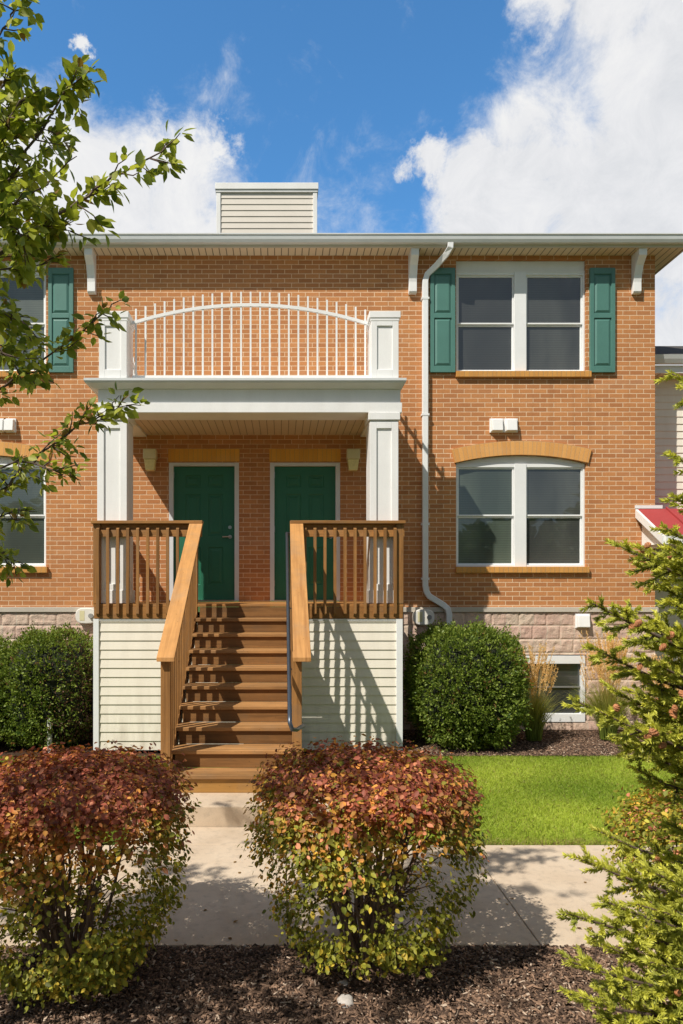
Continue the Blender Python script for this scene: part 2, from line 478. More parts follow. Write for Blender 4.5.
LEAF_T = np.array([(0,0,0),(0.28,0.40,0.05),(0.62,0.40,0.05),(1.0,0,0.02),(0.62,-0.40,0.05),(0.28,-0.40,0.05),(0.5,0,-0.05)], dtype=float)
LEAF_F = [(0,6,1),(1,6,2),(2,6,3),(3,6,4),(4,6,5),(5,6,0)]
SM_T = np.array([(0,0,0),(0.5,0.42,0.08),(1.0,0,0),(0.5,-0.42,0.08)], dtype=float)
SM_F = [(0,3,2,1)]
def leaves(name, pos, axis, nrm, L, W, cols, mat, parent, small=False, curl=0.0):
    T, Fc, k = (SM_T, SM_F, 4) if small else (LEAF_T, LEAF_F, 3)
    axis = norm(axis); side = norm(np.cross(axis, nrm)); n2 = np.cross(side, axis)
    t = T[None]
    z = t[..., 2] - curl * (t[..., 0] ** 2)
    v = pos[:, None, :] + axis[:, None, :] * (t[..., 0:1] * L[:, None, None]) + side[:, None, :] * (t[..., 1:2] * W[:, None, None]) \
        + n2[:, None, :] * (z[..., None] * L[:, None, None])
    return poly_mesh(name, v, k, mat, parent, cols, smooth=not small, faces=Fc)

def mixc(a, b, f):
    a = np.array(a, dtype=float); b = np.array(b, dtype=float)
    f = np.clip(f, 0, 1)[:, None]
    return a * (1 - f) + b * f

# ------------------------------------------------------------------ world (sky)
w = bpy.data.worlds.new('World'); scene.world = w; w.use_nodes = True
t = NT(w.node_tree)
bg = next(n for n in t.n if n.type == 'BACKGROUND')
sky = t.new('ShaderNodeTexSky', sky_type='NISHITA')
sky.sun_disc = False
sky.sun_elevation = SUN_EL; sky.sun_rotation = SUN_AZ
sky.air_density = 1.0; sky.dust_density = 0.3; sky.ozone_density = 2.0; sky.altitude = 200
tc = t.new('ShaderNodeTexCoord')
dirv = tc.outputs['Generated']
def sdir(px, py):
    v = Vector(((px - 281) / F, 1, (588 - py) / F)); return v.normalized()
warp = t.new('ShaderNodeVectorMath', operation='MULTIPLY_ADD')
wn = t.new('ShaderNodeVectorMath', operation='SUBTRACT'); t.put(wn.inputs[0], t.noise(dirv, 5.0, 8, 0.65, out='Color')); wn.inputs[1].default_value = (0.5, 0.5, 0.5)
t.put(warp.inputs[0], wn.outputs[0]); warp.inputs[1].default_value = (0.22, 0.22, 0.22); t.put(warp.inputs[2], dirv)
wdir = warp.outputs[0]
big = t.noise(dirv, 5.0, 10, 0.62, 0.15)
fine = t.noise(dirv, 16.0, 12, 0.7, 0.5)
soft = t.noise(dirv, 3.0, 3, 0.5)
mask = None
for px, py, r in [(655, 90, 160), (596, 190, 102), (700, 200, 170), (494, 190, 46), (530, 2, 46), (600, -10, 85), (446, 178, 24), (700, 0, 150),
                  (600, 225, 130), (115, 205, 78), (60, 225, 110), (185, 168, 50), (10, 165, 70), (226, 162, 26), (160, 225, 90), (75, 42, 13), (500, 240, 60),
                  (720, 330, 150), (-120, 150, 110)]:
    d = t.new('ShaderNodeVectorMath', operation='DISTANCE')
    t.put(d.inputs[0], wdir); d.inputs[1].default_value = sdir(px, py)
    rr = r / F / (1 + ((px - 281) / F) ** 2 + ((588 - py) / F) ** 2) ** 0.5
    v = t.mapr(d.outputs['Value'], 0.0, rr * 1.25, 1.0, 0.0)
    mask = v if mask is None else t.math('MAXIMUM', mask, v)
sz = t.sep(dirv)
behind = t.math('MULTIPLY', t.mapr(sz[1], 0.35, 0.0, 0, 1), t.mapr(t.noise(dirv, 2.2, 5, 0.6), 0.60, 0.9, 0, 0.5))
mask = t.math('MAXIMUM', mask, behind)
dens = t.math('ADD', mask, t.math('MULTIPLY', t.math('SUBTRACT', t.math('ADD', t.math('MULTIPLY', big, 0.6), t.math('MULTIPLY', fine, 0.4)), 0.5), 1.9))
cl = t.mapr(dens, 0.06, 0.62, 0, 1, smooth=True)
shade = t.math('ADD', t.math('MULTIPLY', soft, 0.55), t.math('MULTIPLY', fine, 0.45))
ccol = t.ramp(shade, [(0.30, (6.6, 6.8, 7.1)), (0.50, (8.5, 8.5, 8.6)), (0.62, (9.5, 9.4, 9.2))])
skyc = t.mix(1.0, sky.outputs[0], (0.92, 1.72, 2.12), 'MULTIPLY')
unseen_fill = t.math('MAXIMUM', t.mapr(sz[1], 0.32, 0.02, 0, 1, smooth=True), t.mapr(sz[2], 0.70, 0.82, 0, 1, smooth=True))  # neutral cloud added out of view, behind and overhead, to balance the ambient light
hz = t.mix(t.mapr(big, 0.3, 0.7, 0, 1), (2.1, 2.2, 2.3), (3.9, 3.75, 3.5))
skyc = t.mix(t.math('MULTIPLY', unseen_fill, 0.85), skyc, hz)
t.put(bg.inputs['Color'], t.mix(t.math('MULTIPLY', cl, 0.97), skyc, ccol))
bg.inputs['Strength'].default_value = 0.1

# ------------------------------------------------------------------ setting: ground sheets
WY = 10.5      # brick wall plane
PY = 9.0       # porch front plane
CX = -0.41     # centre of the entrance
def sheet(name, mat, x0, x1, y0, y1, z, nx=1, ny=1, amp=0.0):
    m = MB()
    xs = np.linspace(x0, x1, nx + 1); ys = np.linspace(y0, y1, ny + 1)
    vs = [(x, y, z + (amp * (math.sin(x * 3.1 + y * 1.7) + math.sin(x * 7.3 - y * 5.1) * 0.5 + random.uniform(-.4, .4)) if 0 < i < nx and 0 < j < ny else 0)) for j, y in enumerate(ys) for i, x in enumerate(xs)]
    fs = [(j * (nx + 1) + i, j * (nx + 1) + i + 1, (j + 1) * (nx + 1) + i + 1, (j + 1) * (nx + 1) + i) for j in range(ny) for i in range(nx)]
    m.add(vs, fs)
    return tag(m.build(name, mat, recalc=False, smooth=nx > 1), kind='structure')
sheet('ground', M['ground'], -300, 300, -300, 300, -0.12)
sheet('mulch_bed', M['mulch'], -7, 7, -0.5, 4.15, -0.022, 120, 50, 0.008)
sheet('lawn', M['grass_soil'], -9, 9, 5.785, 8.80, -0.014, 80, 30, 0.004)
sheet('house_bed', M['mulch'], -9, 9, 8.80, 10.49, 0.0, 100, 16, 0.008)

walk = MB()
for k in range(-5, 6):
    a = 1.515 + 1.475 * k
    walk.box(a + 0.004, a + 1.475 - 0.004, 4.16, 5.78, -0.10, 0.0)
wk = walk.build('sidewalk', M['concrete'], bevel=0.006); tag(wk, kind='structure')
jt = MB().box(-6, 9, 4.17, 5.77, -0.11, -0.018).build('sidewalk_base', M['edge']); tag(jt, kind='structure')
jt = MB().box(-1.30, 0.42, 5.788, 6.215, -0.1, 0.0).build('path', M['concrete'], bevel=0.006); tag(jt, kind='structure')

# ------------------------------------------------------------------ the brick house
house = empty('brick_house', (1.5, WY, 0), 'two storey tan brick townhouse with white trim, teal shutters and a pale split block base', 'house')

def arc_z(x, cx, half, zspring, rise):
    R = (half ** 2 + rise ** 2) / (2 * rise)
    zc = zspring + rise - R
    return zc + math.sqrt(max(0, R * R - (x - cx) ** 2))

WIN = [(2.574, 4.485), (2.574 - 7.94, 4.485 - 7.94)]
UP = (5.256, 6.84)
LO = (2.389, 3.92)
DOORS = [(-1.647, -0.618), (-0.162, 0.868)]
BX0, BX1 = -10.5, 5.50
def wall_face(y, x0, x1, z0, z1, holes):
    """front face with rectangular holes; arch holes carry a rise"""
    xs = sorted({x0, x1, *[h[0] for h in holes], *[h[1] for h in holes]})
    m = MB()
    for a, b in zip(xs[:-1], xs[1:]):
        hs = sorted([h for h in holes if h[0] <= a + 1e-6 and h[1] >= b - 1e-6], key=lambda h: h[2])
        z = z0
        for h in hs:
            if h[2] > z + 1e-6: m.add([(a, y, z), (b, y, z), (b, y, h[2]), (a, y, h[2])], [(0, 1, 2, 3)])
            if h[4] > 0:
                n = 16; top = h[3] + h[4] + 0.02; cx = (a + b) / 2
                for i in range(n):
                    u, v = a + (b - a) * i / n, a + (b - a) * (i + 1) / n
                    m.add([(u, y, arc_z(u, cx, (b - a) / 2, h[3], h[4])), (v, y, arc_z(v, cx, (b - a) / 2, h[3], h[4])), (v, y, top), (u, y, top)], [(0, 1, 2, 3)])
                z = top
            else: z = h[3]
        if z < z1 - 1e-6: m.add([(a, y, z), (b, y, z), (b, y, z1), (a, y, z1)], [(0, 1, 2, 3)])
    D = 0.14
    for h in holes:   # reveals
        a, b, c, d, r = h
        m.add([(a, y, c), (a, y + D, c), (a, y + D, d), (a, y, d)], [(0, 1, 2, 3)])
        m.add([(b, y, c), (b, y, d), (b, y + D, d), (b, y + D, c)], [(0, 1, 2, 3)])
        if c > z0 + 1e-6: m.add([(a, y, c), (b, y, c), (b, y + D, c), (a, y + D, c)], [(0, 1, 2, 3)])
        if d < z1 - 1e-6:
            n = 16 if r > 0 else 1
            for i in range(n):
                u, v = a + (b - a) * i / n, a + (b - a) * (i + 1) / n
                zu = arc_z(u, (a + b) / 2, (b - a) / 2, d, r) if r > 0 else d
                zv = arc_z(v, (a + b) / 2, (b - a) / 2, d, r) if r > 0 else d
                m.add([(u, y, zu), (u, y + D, zu), (v, y + D, zv), (v, y, zv)], [(0, 1, 2, 3)])
    return m
SOF = 6.97
holes = [(a, b, UP[0], UP[1] + 0.07, 0) for a, b in WIN] + [(a, b, LO[0], LO[1], 0.116) for a, b in WIN] + [(a, b, 1.80, 3.92, 0) for a, b in DOORS]
wm = wall_face(WY, BX0, BX1, 1.80, SOF, holes)
wm.add([(BX1, WY, 1.80), (BX1, WY + 9, 1.80), (BX1, WY + 9, SOF), (BX1, WY, SOF)], [(0, 1, 2, 3)])
wm.add([(BX0, WY, 1.80), (BX0, WY + 9, 1.80), (BX0, WY + 9, SOF), (BX0, WY, SOF)], [(3, 2, 1, 0)])
wm.add([(BX0, WY + 9, 1.80), (BX1, WY + 9, 1.80), (BX1, WY + 9, SOF), (BX0, WY + 9, SOF)], [(3, 2, 1, 0)])
wm.build('wall', M['brick'], house, recalc=False)

# foundation of split-face blocks: a real rough surface
BW = (3.43, 4.47, 0.11, 1.095)
def rough_wall(x0, x1, z0, z1, hole=None, step=0.025):
    nx = int((x1 - x0) / step); nz = int((z1 - z0) / step)
    xs = np.linspace(x0, x1, nx + 1); zs = np.linspace(z0, z1, nz + 1)
    X, Z = np.meshgrid(xs, zs)
    row = np.floor((Z + 0.073) / 0.2); fz = (Z + 0.073) / 0.2 - row
    u = (X + WY) / 0.4 + 0.5 * (row % 2); fu = u - np.floor(u)
    edge = np.minimum(np.minimum(fz, 1 - fz) * 0.2, np.minimum(fu, 1 - fu) * 0.4)
    m = np.clip(edge / 0.03, 0, 1) ** 0.6
    r = rng.random(X.shape); r2 = r.copy()
    for _ in range(2): r2[1:-1, 1:-1] = (r2[1:-1, 1:-1] * 2 + r2[:-2, 1:-1] + r2[2:, 1:-1] + r2[1:-1, :-2] + r2[1:-1, 2:]) / 6
    Y = WY + 0.0 - m * (0.006 + 0.030 * (r2 - 0.3))
    Y[0, :] = WY; Y[-1, :] = WY
    co = np.stack([X, Y, Z], -1).reshape(-1, 3)
    fs = []
    for j in range(nz):
        for i in range(nx):
            cx_, cz_ = (xs[i] + xs[i + 1]) / 2, (zs[j] + zs[j + 1]) / 2
            if hole and hole[0] < cx_ < hole[1] and hole[2] < cz_ < hole[3]: continue
            a = j * (nx + 1) + i
            fs.append((a, a + 1, a + nx + 2, a + nx + 1))
    mb = MB(); mb.add([tuple(c) for c in co], fs); return mb
rough_wall(-7.5, BX1, -0.10, 1.727, BW).build('foundation', M['block'], house, recalc=False)
box('foundation_side', M['block'], house, BX1 - 0.3, BX1 - 0.004, WY + 0.02, WY + 9, -0.1, 1.727)
cp = MB().box(BX0, -1.66, WY - 0.035, WY + 0.1, 1.727, 1.80).box(0.88, BX1 + 0.035, WY - 0.035, WY + 0.1, 1.727, 1.80)
cp.box(BX1 - 0.05, BX1 + 0.032, WY + 0.102, WY + 9, 1.727, 1.80)
cp.build('stone_cap', M['cap'], house, 0.004)

def window(cx, kind, wk):
    a, b = WIN[wk]; w2 = b - a
    z0, z1 = (UP if kind == 'up' else LO)
    root = box('window', M['dark'], house, a + 0.01, b - 0.01, WY + 0.20, WY + 0.22, z0 + 0.01, z1)
    y0 = WY + 0.035
    mid = (a + b) / 2
    # frame members
    fr = MB()
    jw = 0.030
    gx = [(a + jw, mid - 0.088), (mid + 0.088, b - jw)]
    gz0, gz1 = z0 + 0.032, (6.695 if kind == 'up' else 3.86)
    fr.box(a + 0.003, a + jw, y0, y0 + 0.10, z0 + 0.003, gz1 + 0.05)
    fr.box(b - jw, b - 0.003, y0, y0 + 0.10, z0 + 0.003, gz1 + 0.05)
    fr.box(mid - 0.088, mid + 0.088, y0 - 0.01, y0 + 0.10, z0 + 0.003, gz1 + 0.05)
    for g0, g1 in gx:
        fr.box(g0, g1, y0, y0 + 0.10, z0 + 0.003, gz0)
        fr.box(g0, g1, y0, y0 + 0.10, gz1, gz1 + 0.05)
    fr.build('frame', M['white_trim'], root, 0.004)
    # head panel
    if kind == 'up':
        hp = MB().box(a + 0.003, b - 0.003, y0 + 0.012, y0 + 0.1, gz1 + 0.052, z1 + 0.066)
        hp.box(a + 0.003, b - 0.003, y0 - 0.005, y0 + 0.1, gz1 + 0.04, gz1 + 0.06)
    else:
        n = 20; pts = []
        for i in range(n + 1):
            x = a + 0.003 + (w2 - 0.006) * i / n
            pts.append((x, arc_z(x, mid, w2 / 2, z1, 0.114) - 0.004))
        poly = [(a + 0.003, gz1 + 0.052)] + pts + [(b - 0.003, gz1 + 0.052)]
        hp = MB().prism(poly[::-1], 'y', y0 + 0.012, y0 + 0.08)
    hp.build('head_panel', M['white'], root)
    zm = (5.977 if kind == 'up' else 3.14)
    for gi, (g0, g1) in enumerate(gx):
        s = MB(); st = 0.024
        for zz0, zz1, yy in [(zm, gz1, y0 + 0.02), (gz0, zm, y0 + 0.045)]:
            s.box(g0 + 0.002, g0 + st, yy, yy + 0.03, zz0, zz1); s.box(g1 - st, g1 - 0.002, yy, yy + 0.03, zz0, zz1)
            s.box(g0 + st, g1 - st, yy, yy + 0.03, zz1 - st, zz1 - 0.001); s.box(g0 + st, g1 - st, yy, yy + 0.03, zz0 + 0.001, zz0 + st)
        s.build('sash', M['white_trim'], root, 0.003)
        pm = M['pane_green'] if (gi == 0 and kind == 'low') or wk == 1 else M['pane_blue']
        MB().box(g0 + st, g1 - st, y0 + 0.035, y0 + 0.038, zm + st, gz1 - st).build('pane', pm, root)
        MB().box(g0 + st, g1 - st, y0 + 0.060, y0 + 0.063, gz0 + st, zm - st).build('pane', pm, root)
        # a catch on the meeting rail
        if kind == 'up': pass
    return root

for wk in (0, 1):
    window(0, 'up', wk); window(0, 'low', wk)
    a, b = WIN[wk]
    for z0, ww in ((UP[0], 0.06), (LO[0], 0.03)):
        box('window_sill', M['sill_brick'], house, a - 0.01, b + ww, WY - 0.055, WY + 0.034, z0 - 0.085, z0 + 0.002, 0.004)
    # brick arch: voussoirs between two radii
    m = MB(); uv = []
    cx = (a + b) / 2; half = w2 = (b - a) / 2 + 0.012; rise = 0.116
    R = (half ** 2 + rise ** 2) / (2 * rise); zc = LO[1] + rise - R
    th = math.asin(half / R) + 0.003; n = 24; hgt = 0.205
    ring = []
    for i in range(n + 1):
        t_ = -th + 2 * th * i / n
        for rr, yy in ((R, WY - 0.03), (R + hgt, WY - 0.03), (R + hgt, WY + 0.03), (R, WY + 0.03)):
            ring.append((cx + rr * math.sin(t_), yy, zc + rr * math.cos(t_))); uv.append((R * t_, 0.2 + (rr - R)))
    fs = []
    for i in range(n):
        for k in range(4): fs.append((i * 4 + k, i * 4 + (k + 1) % 4, (i + 1) * 4 + (k + 1) % 4, (i + 1) * 4 + k))
    fs += [(0, 1, 2, 3), (n * 4 + 3, n * 4 + 2, n * 4 + 1, n * 4)]
    m.add(ring, fs); m.uv = uv
    m.build('brick_arch', M['arch_brick'], house)
    # shutters
    for x0, x1 in ((a - 0.385, a - 0.02), (b + 0.045, b + 0.41)):
        s = MB(); z0, z1 = 5.24, 6.77; st = 0.055
        s.box(x0, x1, WY - 0.03, WY - 0.004, z0, z1)
        s.box(x0, x0 + st, WY - 0.048, WY - 0.031, z0, z1); s.box(x1 - st, x1, WY - 0.048, WY - 0.031, z0, z1)
        zmid = 6.07
        for c, d in ((z0, z0 + 0.09), (zmid - 0.035, zmid + 0.035), (z1 - 0.09, z1)):
            s.box(x0 + st, x1 - st, WY - 0.048, WY - 0.031, c, d)
        for c, d in ((z0 + 0.09, zmid - 0.035), (zmid + 0.035, z1 - 0.09)):
            p0, p1, q0, q1 = x0 + st + 0.012, x1 - st - 0.012, c + 0.012, d - 0.012
            i_ = 0.03
            s.add([(p0, WY - 0.031, q0), (p1, WY - 0.031, q0), (p1, WY - 0.031, q1), (p0, WY - 0.031, q1),
                   (p0 + i_, WY - 0.046, q0 + i_), (p1 - i_, WY - 0.046, q0 + i_), (p1 - i_, WY - 0.046, q1 - i_), (p0 + i_, WY - 0.046, q1 - i_)],
                  [(4, 5, 6, 7), (0, 1, 5, 4), (1, 2, 6, 5), (2, 3, 7, 6), (3, 0, 4, 7)])
        s.build('shutter', M['shutter'], house, 0.003)

# basement window
bw = MB(); a, b, c, d = BW
M['sash_dark'] = simple('dark_sash', (0.20, 0.20, 0.19), 0.5)
root = box('basement_window', M['dark'], house, a + 0.01, b - 0.01, WY + 0.15, WY + 0.17, c, d)
bw.box(a, a + 0.055, WY - 0.01, WY + 0.1, c, d - 0.13); bw.box(b - 0.055, b, WY - 0.01, WY + 0.1, c, d - 0.13)
bw.box(a, b, WY - 0.015, WY + 0.1, d - 0.128, d - 0.01); bw.box(a + 0.055, b - 0.055, WY - 0.01, WY + 0.1, c, c + 0.12)
MB().box(a + 0.055, b - 0.055, WY + 0.03, WY + 0.05, 0.61, 0.63).build('sash', M['sash_dark'], root)
bw.build('frame', M['white_trim'], root, 0.004)
MB().box(a + 0.055, b - 0.055, WY + 0.055, WY + 0.06, c + 0.12, d - 0.13).build('pane', M['pane_blue'], root)

# doors
for (a, b), hx in zip(DOORS, (1, 1)):
    fz = 3.925
    fr = MB().box(a, a + 0.065, WY - 0.012, WY + 0.12, 1.89, fz - 0.004).box(b - 0.065, b, WY - 0.012, WY + 0.12, 1.89, fz - 0.004)
    fr.box(a + 0.065, b - 0.065, WY - 0.012, WY + 0.12, fz - 0.05, fz - 0.004)
    a1, b1 = a + 0.065, b - 0.065
    ds = MB(); yd = WY + 0.05; z0, z1 = 1.905, fz - 0.052
    W_ = b1 - a1; col = [(a1 + 0.17, a1 + W_ / 2 - 0.055), (a1 + W_ / 2 + 0.055, b1 - 0.17)]
    rows = [(z0 + 0.22, z0 + 0.80), (z0 + 1.00, z0 + 1.62), (z0 + 1.70, z0 + 1.88)]
    rows = [(z0 + 0.22, z0 + 0.78), (z0 + 0.95, z0 + 1.56), (z0 + 1.66, z0 + 1.84)]
    # slab with raised panels, made as a field grid
    xs = [a1, col[0][0], col[0][1], col[1][0], col[1][1], b1]
    zs = [z0, rows[0][0], rows[0][1], rows[1][0], rows[1][1], rows[2][0], rows[2][1], z1]
    for i in range(5):
        for j in range(7):
            x0, x1, q0, q1 = xs[i], xs[i + 1], zs[j], zs[j + 1]
            if i in (1, 3) and j in (1, 3, 5):
                lv = [(0.0, 0.0), (0.012, 0.012), (0.03, 0.012), (0.055, 0.002)]
                rings = []
                for ins, dep in lv:
                    rings.append([(x0 + ins, yd + dep, q0 + ins), (x1 - ins, yd + dep, q0 + ins), (x1 - ins, yd + dep, q1 - ins), (x0 + ins, yd + dep, q1 - ins)])
                vs = [p for r_ in rings for p in r_]
                fs = [(k * 4 + e, k * 4 + (e + 1) % 4, (k + 1) * 4 + (e + 1) % 4, (k + 1) * 4 + e) for k in range(3) for e in range(4)] + [(12, 13, 14, 15)]
                ds.add(vs, fs)
            else:
                ds.add([(x0, yd, q0), (x1, yd, q0), (x1, yd, q1), (x0, yd, q1)], [(0, 1, 2, 3)])
    dr = ds.build('door', M['door'], house, recalc=False)
    fr.build('door_frame', M['door_frame'], dr, 0.003)
    box('threshold', M['steel'], dr, a1, b1, WY - 0.03, WY + 0.13, 1.885, 1.904)
    hz = z0 + 0.93
    h = MB().tube([(b1 - 0.07, yd - 0.001, hz), (b1 - 0.07, yd - 0.018, hz)], 0.028, 12).tube([(b1 - 0.07, yd - 0.018, hz), (b1 - 0.07, yd - 0.05, hz)], 0.012, 8)
    h.tube([(b1 - 0.065, yd - 0.052, hz), (b1 - 0.18, yd - 0.056, hz - 0.002)], 0.010, 8)
    h.build('handle', M['steel'], dr, smooth=False)
    d2 = MB().tube([(b1 - 0.07, yd - 0.001, hz + 0.14), (b1 - 0.07, yd - 0.025, hz + 0.14)], 0.026, 12)
    d2.build('deadbolt', M['steel'], dr)
    for zz in (z0 + 0.2, z0 + 1.0, z0 + 1.8):
        box('hinge', M['steel'], dr, a1 - 0.006, a1 + 0.006, yd - 0.014, yd - 0.002, zz, zz + 0.09)
    box('lintel', M['lintel'], house, a - 0.01, b + 0.01, WY - 0.006, WY + 0.05, 3.94, 4.125)

# eaves: soffit, fascia, gutter, roof
EX = BX1 + 0.32; EY = WY - 0.24
sf = MB(); sf.add([(BX0 - .3, EY, SOF), (EX, EY, SOF), (EX, WY + 0.02, SOF), (BX0 - .3, WY + 0.02, SOF)], [(0, 1, 2, 3)])
sf.add([(BX1 - 0.02, WY + 0.02, SOF), (EX, WY + 0.02, SOF), (EX, WY + 9.3, SOF), (BX1 - 0.02, WY + 9.3, SOF)], [(0, 1, 2, 3)])
sf.build('soffit', M['soffit'], house, recalc=False)
fa = MB().box(BX0 - .3, EX, EY - 0.02, EY, SOF - 0.005, SOF + 0.15).box(EX, EX + 0.02, EY - 0.02, WY + 9.3, SOF - 0.005, SOF + 0.15)
fa.build('fascia', M['fascia'], house)
gp = [(EY - 0.021, SOF + 0.15), (EY - 0.021, SOF + 0.035), (EY - 0.085, SOF + 0.035), (EY - 0.105, SOF + 0.075), (EY - 0.115, SOF + 0.13), (EY - 0.125, SOF + 0.135), (EY - 0.125, SOF + 0.15), (EY - 0.11, SOF + 0.15)]
gt = MB().prism(gp, 'x', BX0 - .3, EX + 0.03).build('gutter', M['gutter'], house)
rf = MB(); sl = 0.33; ry0 = EY - 0.06; rz0 = SOF + 0.157
rf.add([(BX0 - .4, ry0, rz0), (EX + 0.05, ry0, rz0), (EX + 0.05, ry0 + 5, rz0 + 5 * sl), (BX0 - .4, ry0 + 5, rz0 + 5 * sl),
        (EX + 0.05, ry0 + 10, rz0), (BX0 - .4, ry0 + 10, rz0)], [(0, 1, 2, 3), (3, 2, 4, 5), (1, 4, 2)])
roof = rf.build('roof', M['shingle'], house, recalc=False)
# sided box on the roof
RX0, RX1, RYF, RYB = -1.01, 0.56, 11.3, 12.9
def siding_face(m, x0, x1, y, z0, z1, ex=0.115, lip=0.014):
    z = z0
    while z < z1 - 1e-4:
        zt = min(z + ex, z1)
        m.add([(x0, y - lip, z), (x1, y - lip, z), (x1, y - 0.002, zt), (x0, y - 0.002, zt)], [(0, 1, 2, 3)])
        m.add([(x0, y, z + 0.0), (x1, y, z + 0.0), (x1, y - lip, z), (x0, y - lip, z)], [(0, 1, 2, 3)])
        z += ex
    return m
chz = 8.47
cm = MB(); siding_face(cm, RX0 + 0.05, RX1 - 0.05, RYF, 7.2, chz - 0.08, 0.095, 0.012)
cm.box(RX0, RX1, RYF + 0.002, RYB, 7.2, chz - 0.08)
ch = cm.build('chimney', M['siding_tan'], roof)
ct = MB().box(RX0 - 0.03, RX1 + 0.03, RYF - 0.05, RYB + 0.05, chz - 0.1, chz).box(RX0 - 0.012, RX0 + 0.055, RYF - 0.025, RYF + 0.001, 7.2, chz - 0.1).box(RX1 - 0.055, RX1 + 0.012, RYF - 0.025, RYF + 0.001, 7.2, chz - 0.1)
ct.box(RX0 - 0.02, RX1 + 0.02, RYF - 0.035, RYF - 0.001, chz - 0.14, chz - 0.101)
ct.build('chimney_trim', M['white'], roof, 0.004)
# roof vent pipe and brackets
for x0 in (5.15, 1.87, -2.83):
    prof = [(WY - 0.001, SOF - 0.004), (EY + 0.0, SOF - 0.004), (EY + 0.0, SOF - 0.10), (EY + 0.035, SOF - 0.13), (EY + 0.10, SOF - 0.20), (WY - 0.09, SOF - 0.33),
            (WY - 0.075, SOF - 0.42), (WY - 0.075, SOF - 0.555), (WY - 0.055, SOF - 0.58), (WY - 0.001, SOF - 0.58)]
    MB().prism(prof, 'x', x0, x0 + 0.115).build('bracket', M['white'], house, 0.005)


# downspout
def rect_tube(m, pts, w, d):
    """rectangular section tube in an xz path, fixed depth axis y"""
    rings = []
    for i, p in enumerate(pts):
        p = Vector(p)
        a = Vector(pts[max(i - 1, 0)]); b = Vector(pts[min(i + 1, len(pts) - 1)])
        dr = (b - a).normalized()
        s_ = dr.cross(Vector((0, 1, 0)))
        if s_.length < 0.2: s_ = Vector((1, 0, 0))
        s_.normalize()
        f_ = dr.cross(s_).normalized()
        rings.append([p + s_ * w / 2 + f_ * d / 2, p - s_ * w / 2 + f_ * d / 2, p - s_ * w / 2 - f_ * d / 2, p + s_ * w / 2 - f_ * d / 2])
    vs = [q for r in rings for q in r]; fs = [(0, 1, 2, 3), tuple(len(vs) - 4 + k for k in (3, 2, 1, 0))]
    for i in range(len(pts) - 1):
        for k in range(4): fs.append((i * 4 + k, i * 4 + (k + 1) % 4, (i + 1) * 4 + (k + 1) % 4, (i + 1) * 4 + k))
    return m.add(vs, fs)
y_ = WY - 0.045
pts = [(2.42, EY - 0.055, SOF + 0.05), (2.42, EY - 0.055, SOF - 0.02), (2.38, EY + 0.0, SOF - 0.09), (2.26, WY - 0.11, SOF - 0.20), (2.14, y_, SOF - 0.30), (2.11, y_, SOF - 0.40),
       (2.11, y_, 2.12), (2.125, y_, 2.03), (2.17, y_, 1.96), (2.38, y_, 1.83), (2.43, y_ - 0.02, 1.78), (2.455, y_ - 0.02, 1.70), (2.455, y_ - 0.02, 0.22), (2.50, y_ - 0.10, 0.12), (2.50, y_ - 0.25, 0.09)]
dsp = rect_tube(MB(), pts, 0.085, 0.065).build('downspout', M['white_trim'], house, 0.008)
for z in (6.3, 4.6, 3.0, 2.2): MB().box(2.055, 2.165, WY - 0.082, WY - 0.002, z, z + 0.03).build('strap', M['white_trim'], dsp)

# ------------------------------------------------------------------ wall fittings
def light(x0, lab):
    r = empty('wall_light', (x0 + 0.1, WY, 3.8), lab, 'wall light', 'porch wall lights')
    z0, z1 = 3.79, 4.10; x1 = x0 + 0.19
    MB().box(x0 + 0.03, x1 - 0.03, WY - 0.03, WY - 0.001, z0 + 0.02, z1 - 0.02).build('backplate', M['lamp_body'], r, 0.004)
    MB().box(x0, x1, WY - 0.17, WY - 0.031, z1 - 0.15, z1).build('housing', M['lamp_body'], r, 0.015)
    m = MB(); p0, p1 = x0 + 0.012, x1 - 0.012
    m.add([(p0, WY - 0.16, z1 - 0.152), (p1, WY - 0.16, z1 - 0.152), (p1, WY - 0.035, z1 - 0.152), (p0, WY - 0.035, z1 - 0.152),
           (p0 + .02, WY - 0.13, z0), (p1 - .02, WY - 0.13, z0), (p1 - .02, WY - 0.045, z0), (p0 + .02, WY - 0.045, z0)],
          [(0, 1, 5, 4), (1, 2, 6, 5), (2, 3, 7, 6), (3, 0, 4, 7), (4, 5, 6, 7), (3, 2, 1, 0)])
    m.build('lens', M['lamp'], r, 0.01)
light(-2.0, 'yellowish square wall light to the left of the left green door')
light(0.955, 'yellowish square wall light to the right of the right green door')

def vent_box(x0, z0, w_, h_, lab, cat='vent'):
    r = empty('wall_vent', (x0 + w_ / 2, WY, z0), lab, cat, 'white wall vents')
    m = MB()
    m.add([(x0, WY - 0.03, z0), (x0 + w_, WY - 0.03, z0), (x0 + w_, WY - 0.02, z0 + h_), (x0, WY - 0.02, z0 + h_),
           (x0 + 0.012, WY - 0.10, z0 + 0.01), (x0 + w_ - 0.012, WY - 0.10, z0 + 0.01), (x0 + w_ - 0.012, WY - 0.075, z0 + h_ - 0.012), (x0 + 0.012, WY - 0.075, z0 + h_ - 0.012)],
          [(4, 5, 6, 7), (0, 1, 5, 4), (1, 2, 6, 5), (2, 3, 7, 6), (3, 0, 4, 7)])
    m.build('hood', M['white'], r, 0.006)
    MB().box(x0 - 0.012, x0 + w_ + 0.012, WY - 0.03, WY - 0.002, z0 - 0.008, z0 + h_ + 0.012).build('flange', M['white'], r)
vent_box(3.075, 4.37, 0.175, 0.185, 'left white hooded vent of the pair above the arched window at right')
vent_box(3.285, 4.37, 0.175, 0.185, 'right white hooded vent of the pair above the arched window at right')
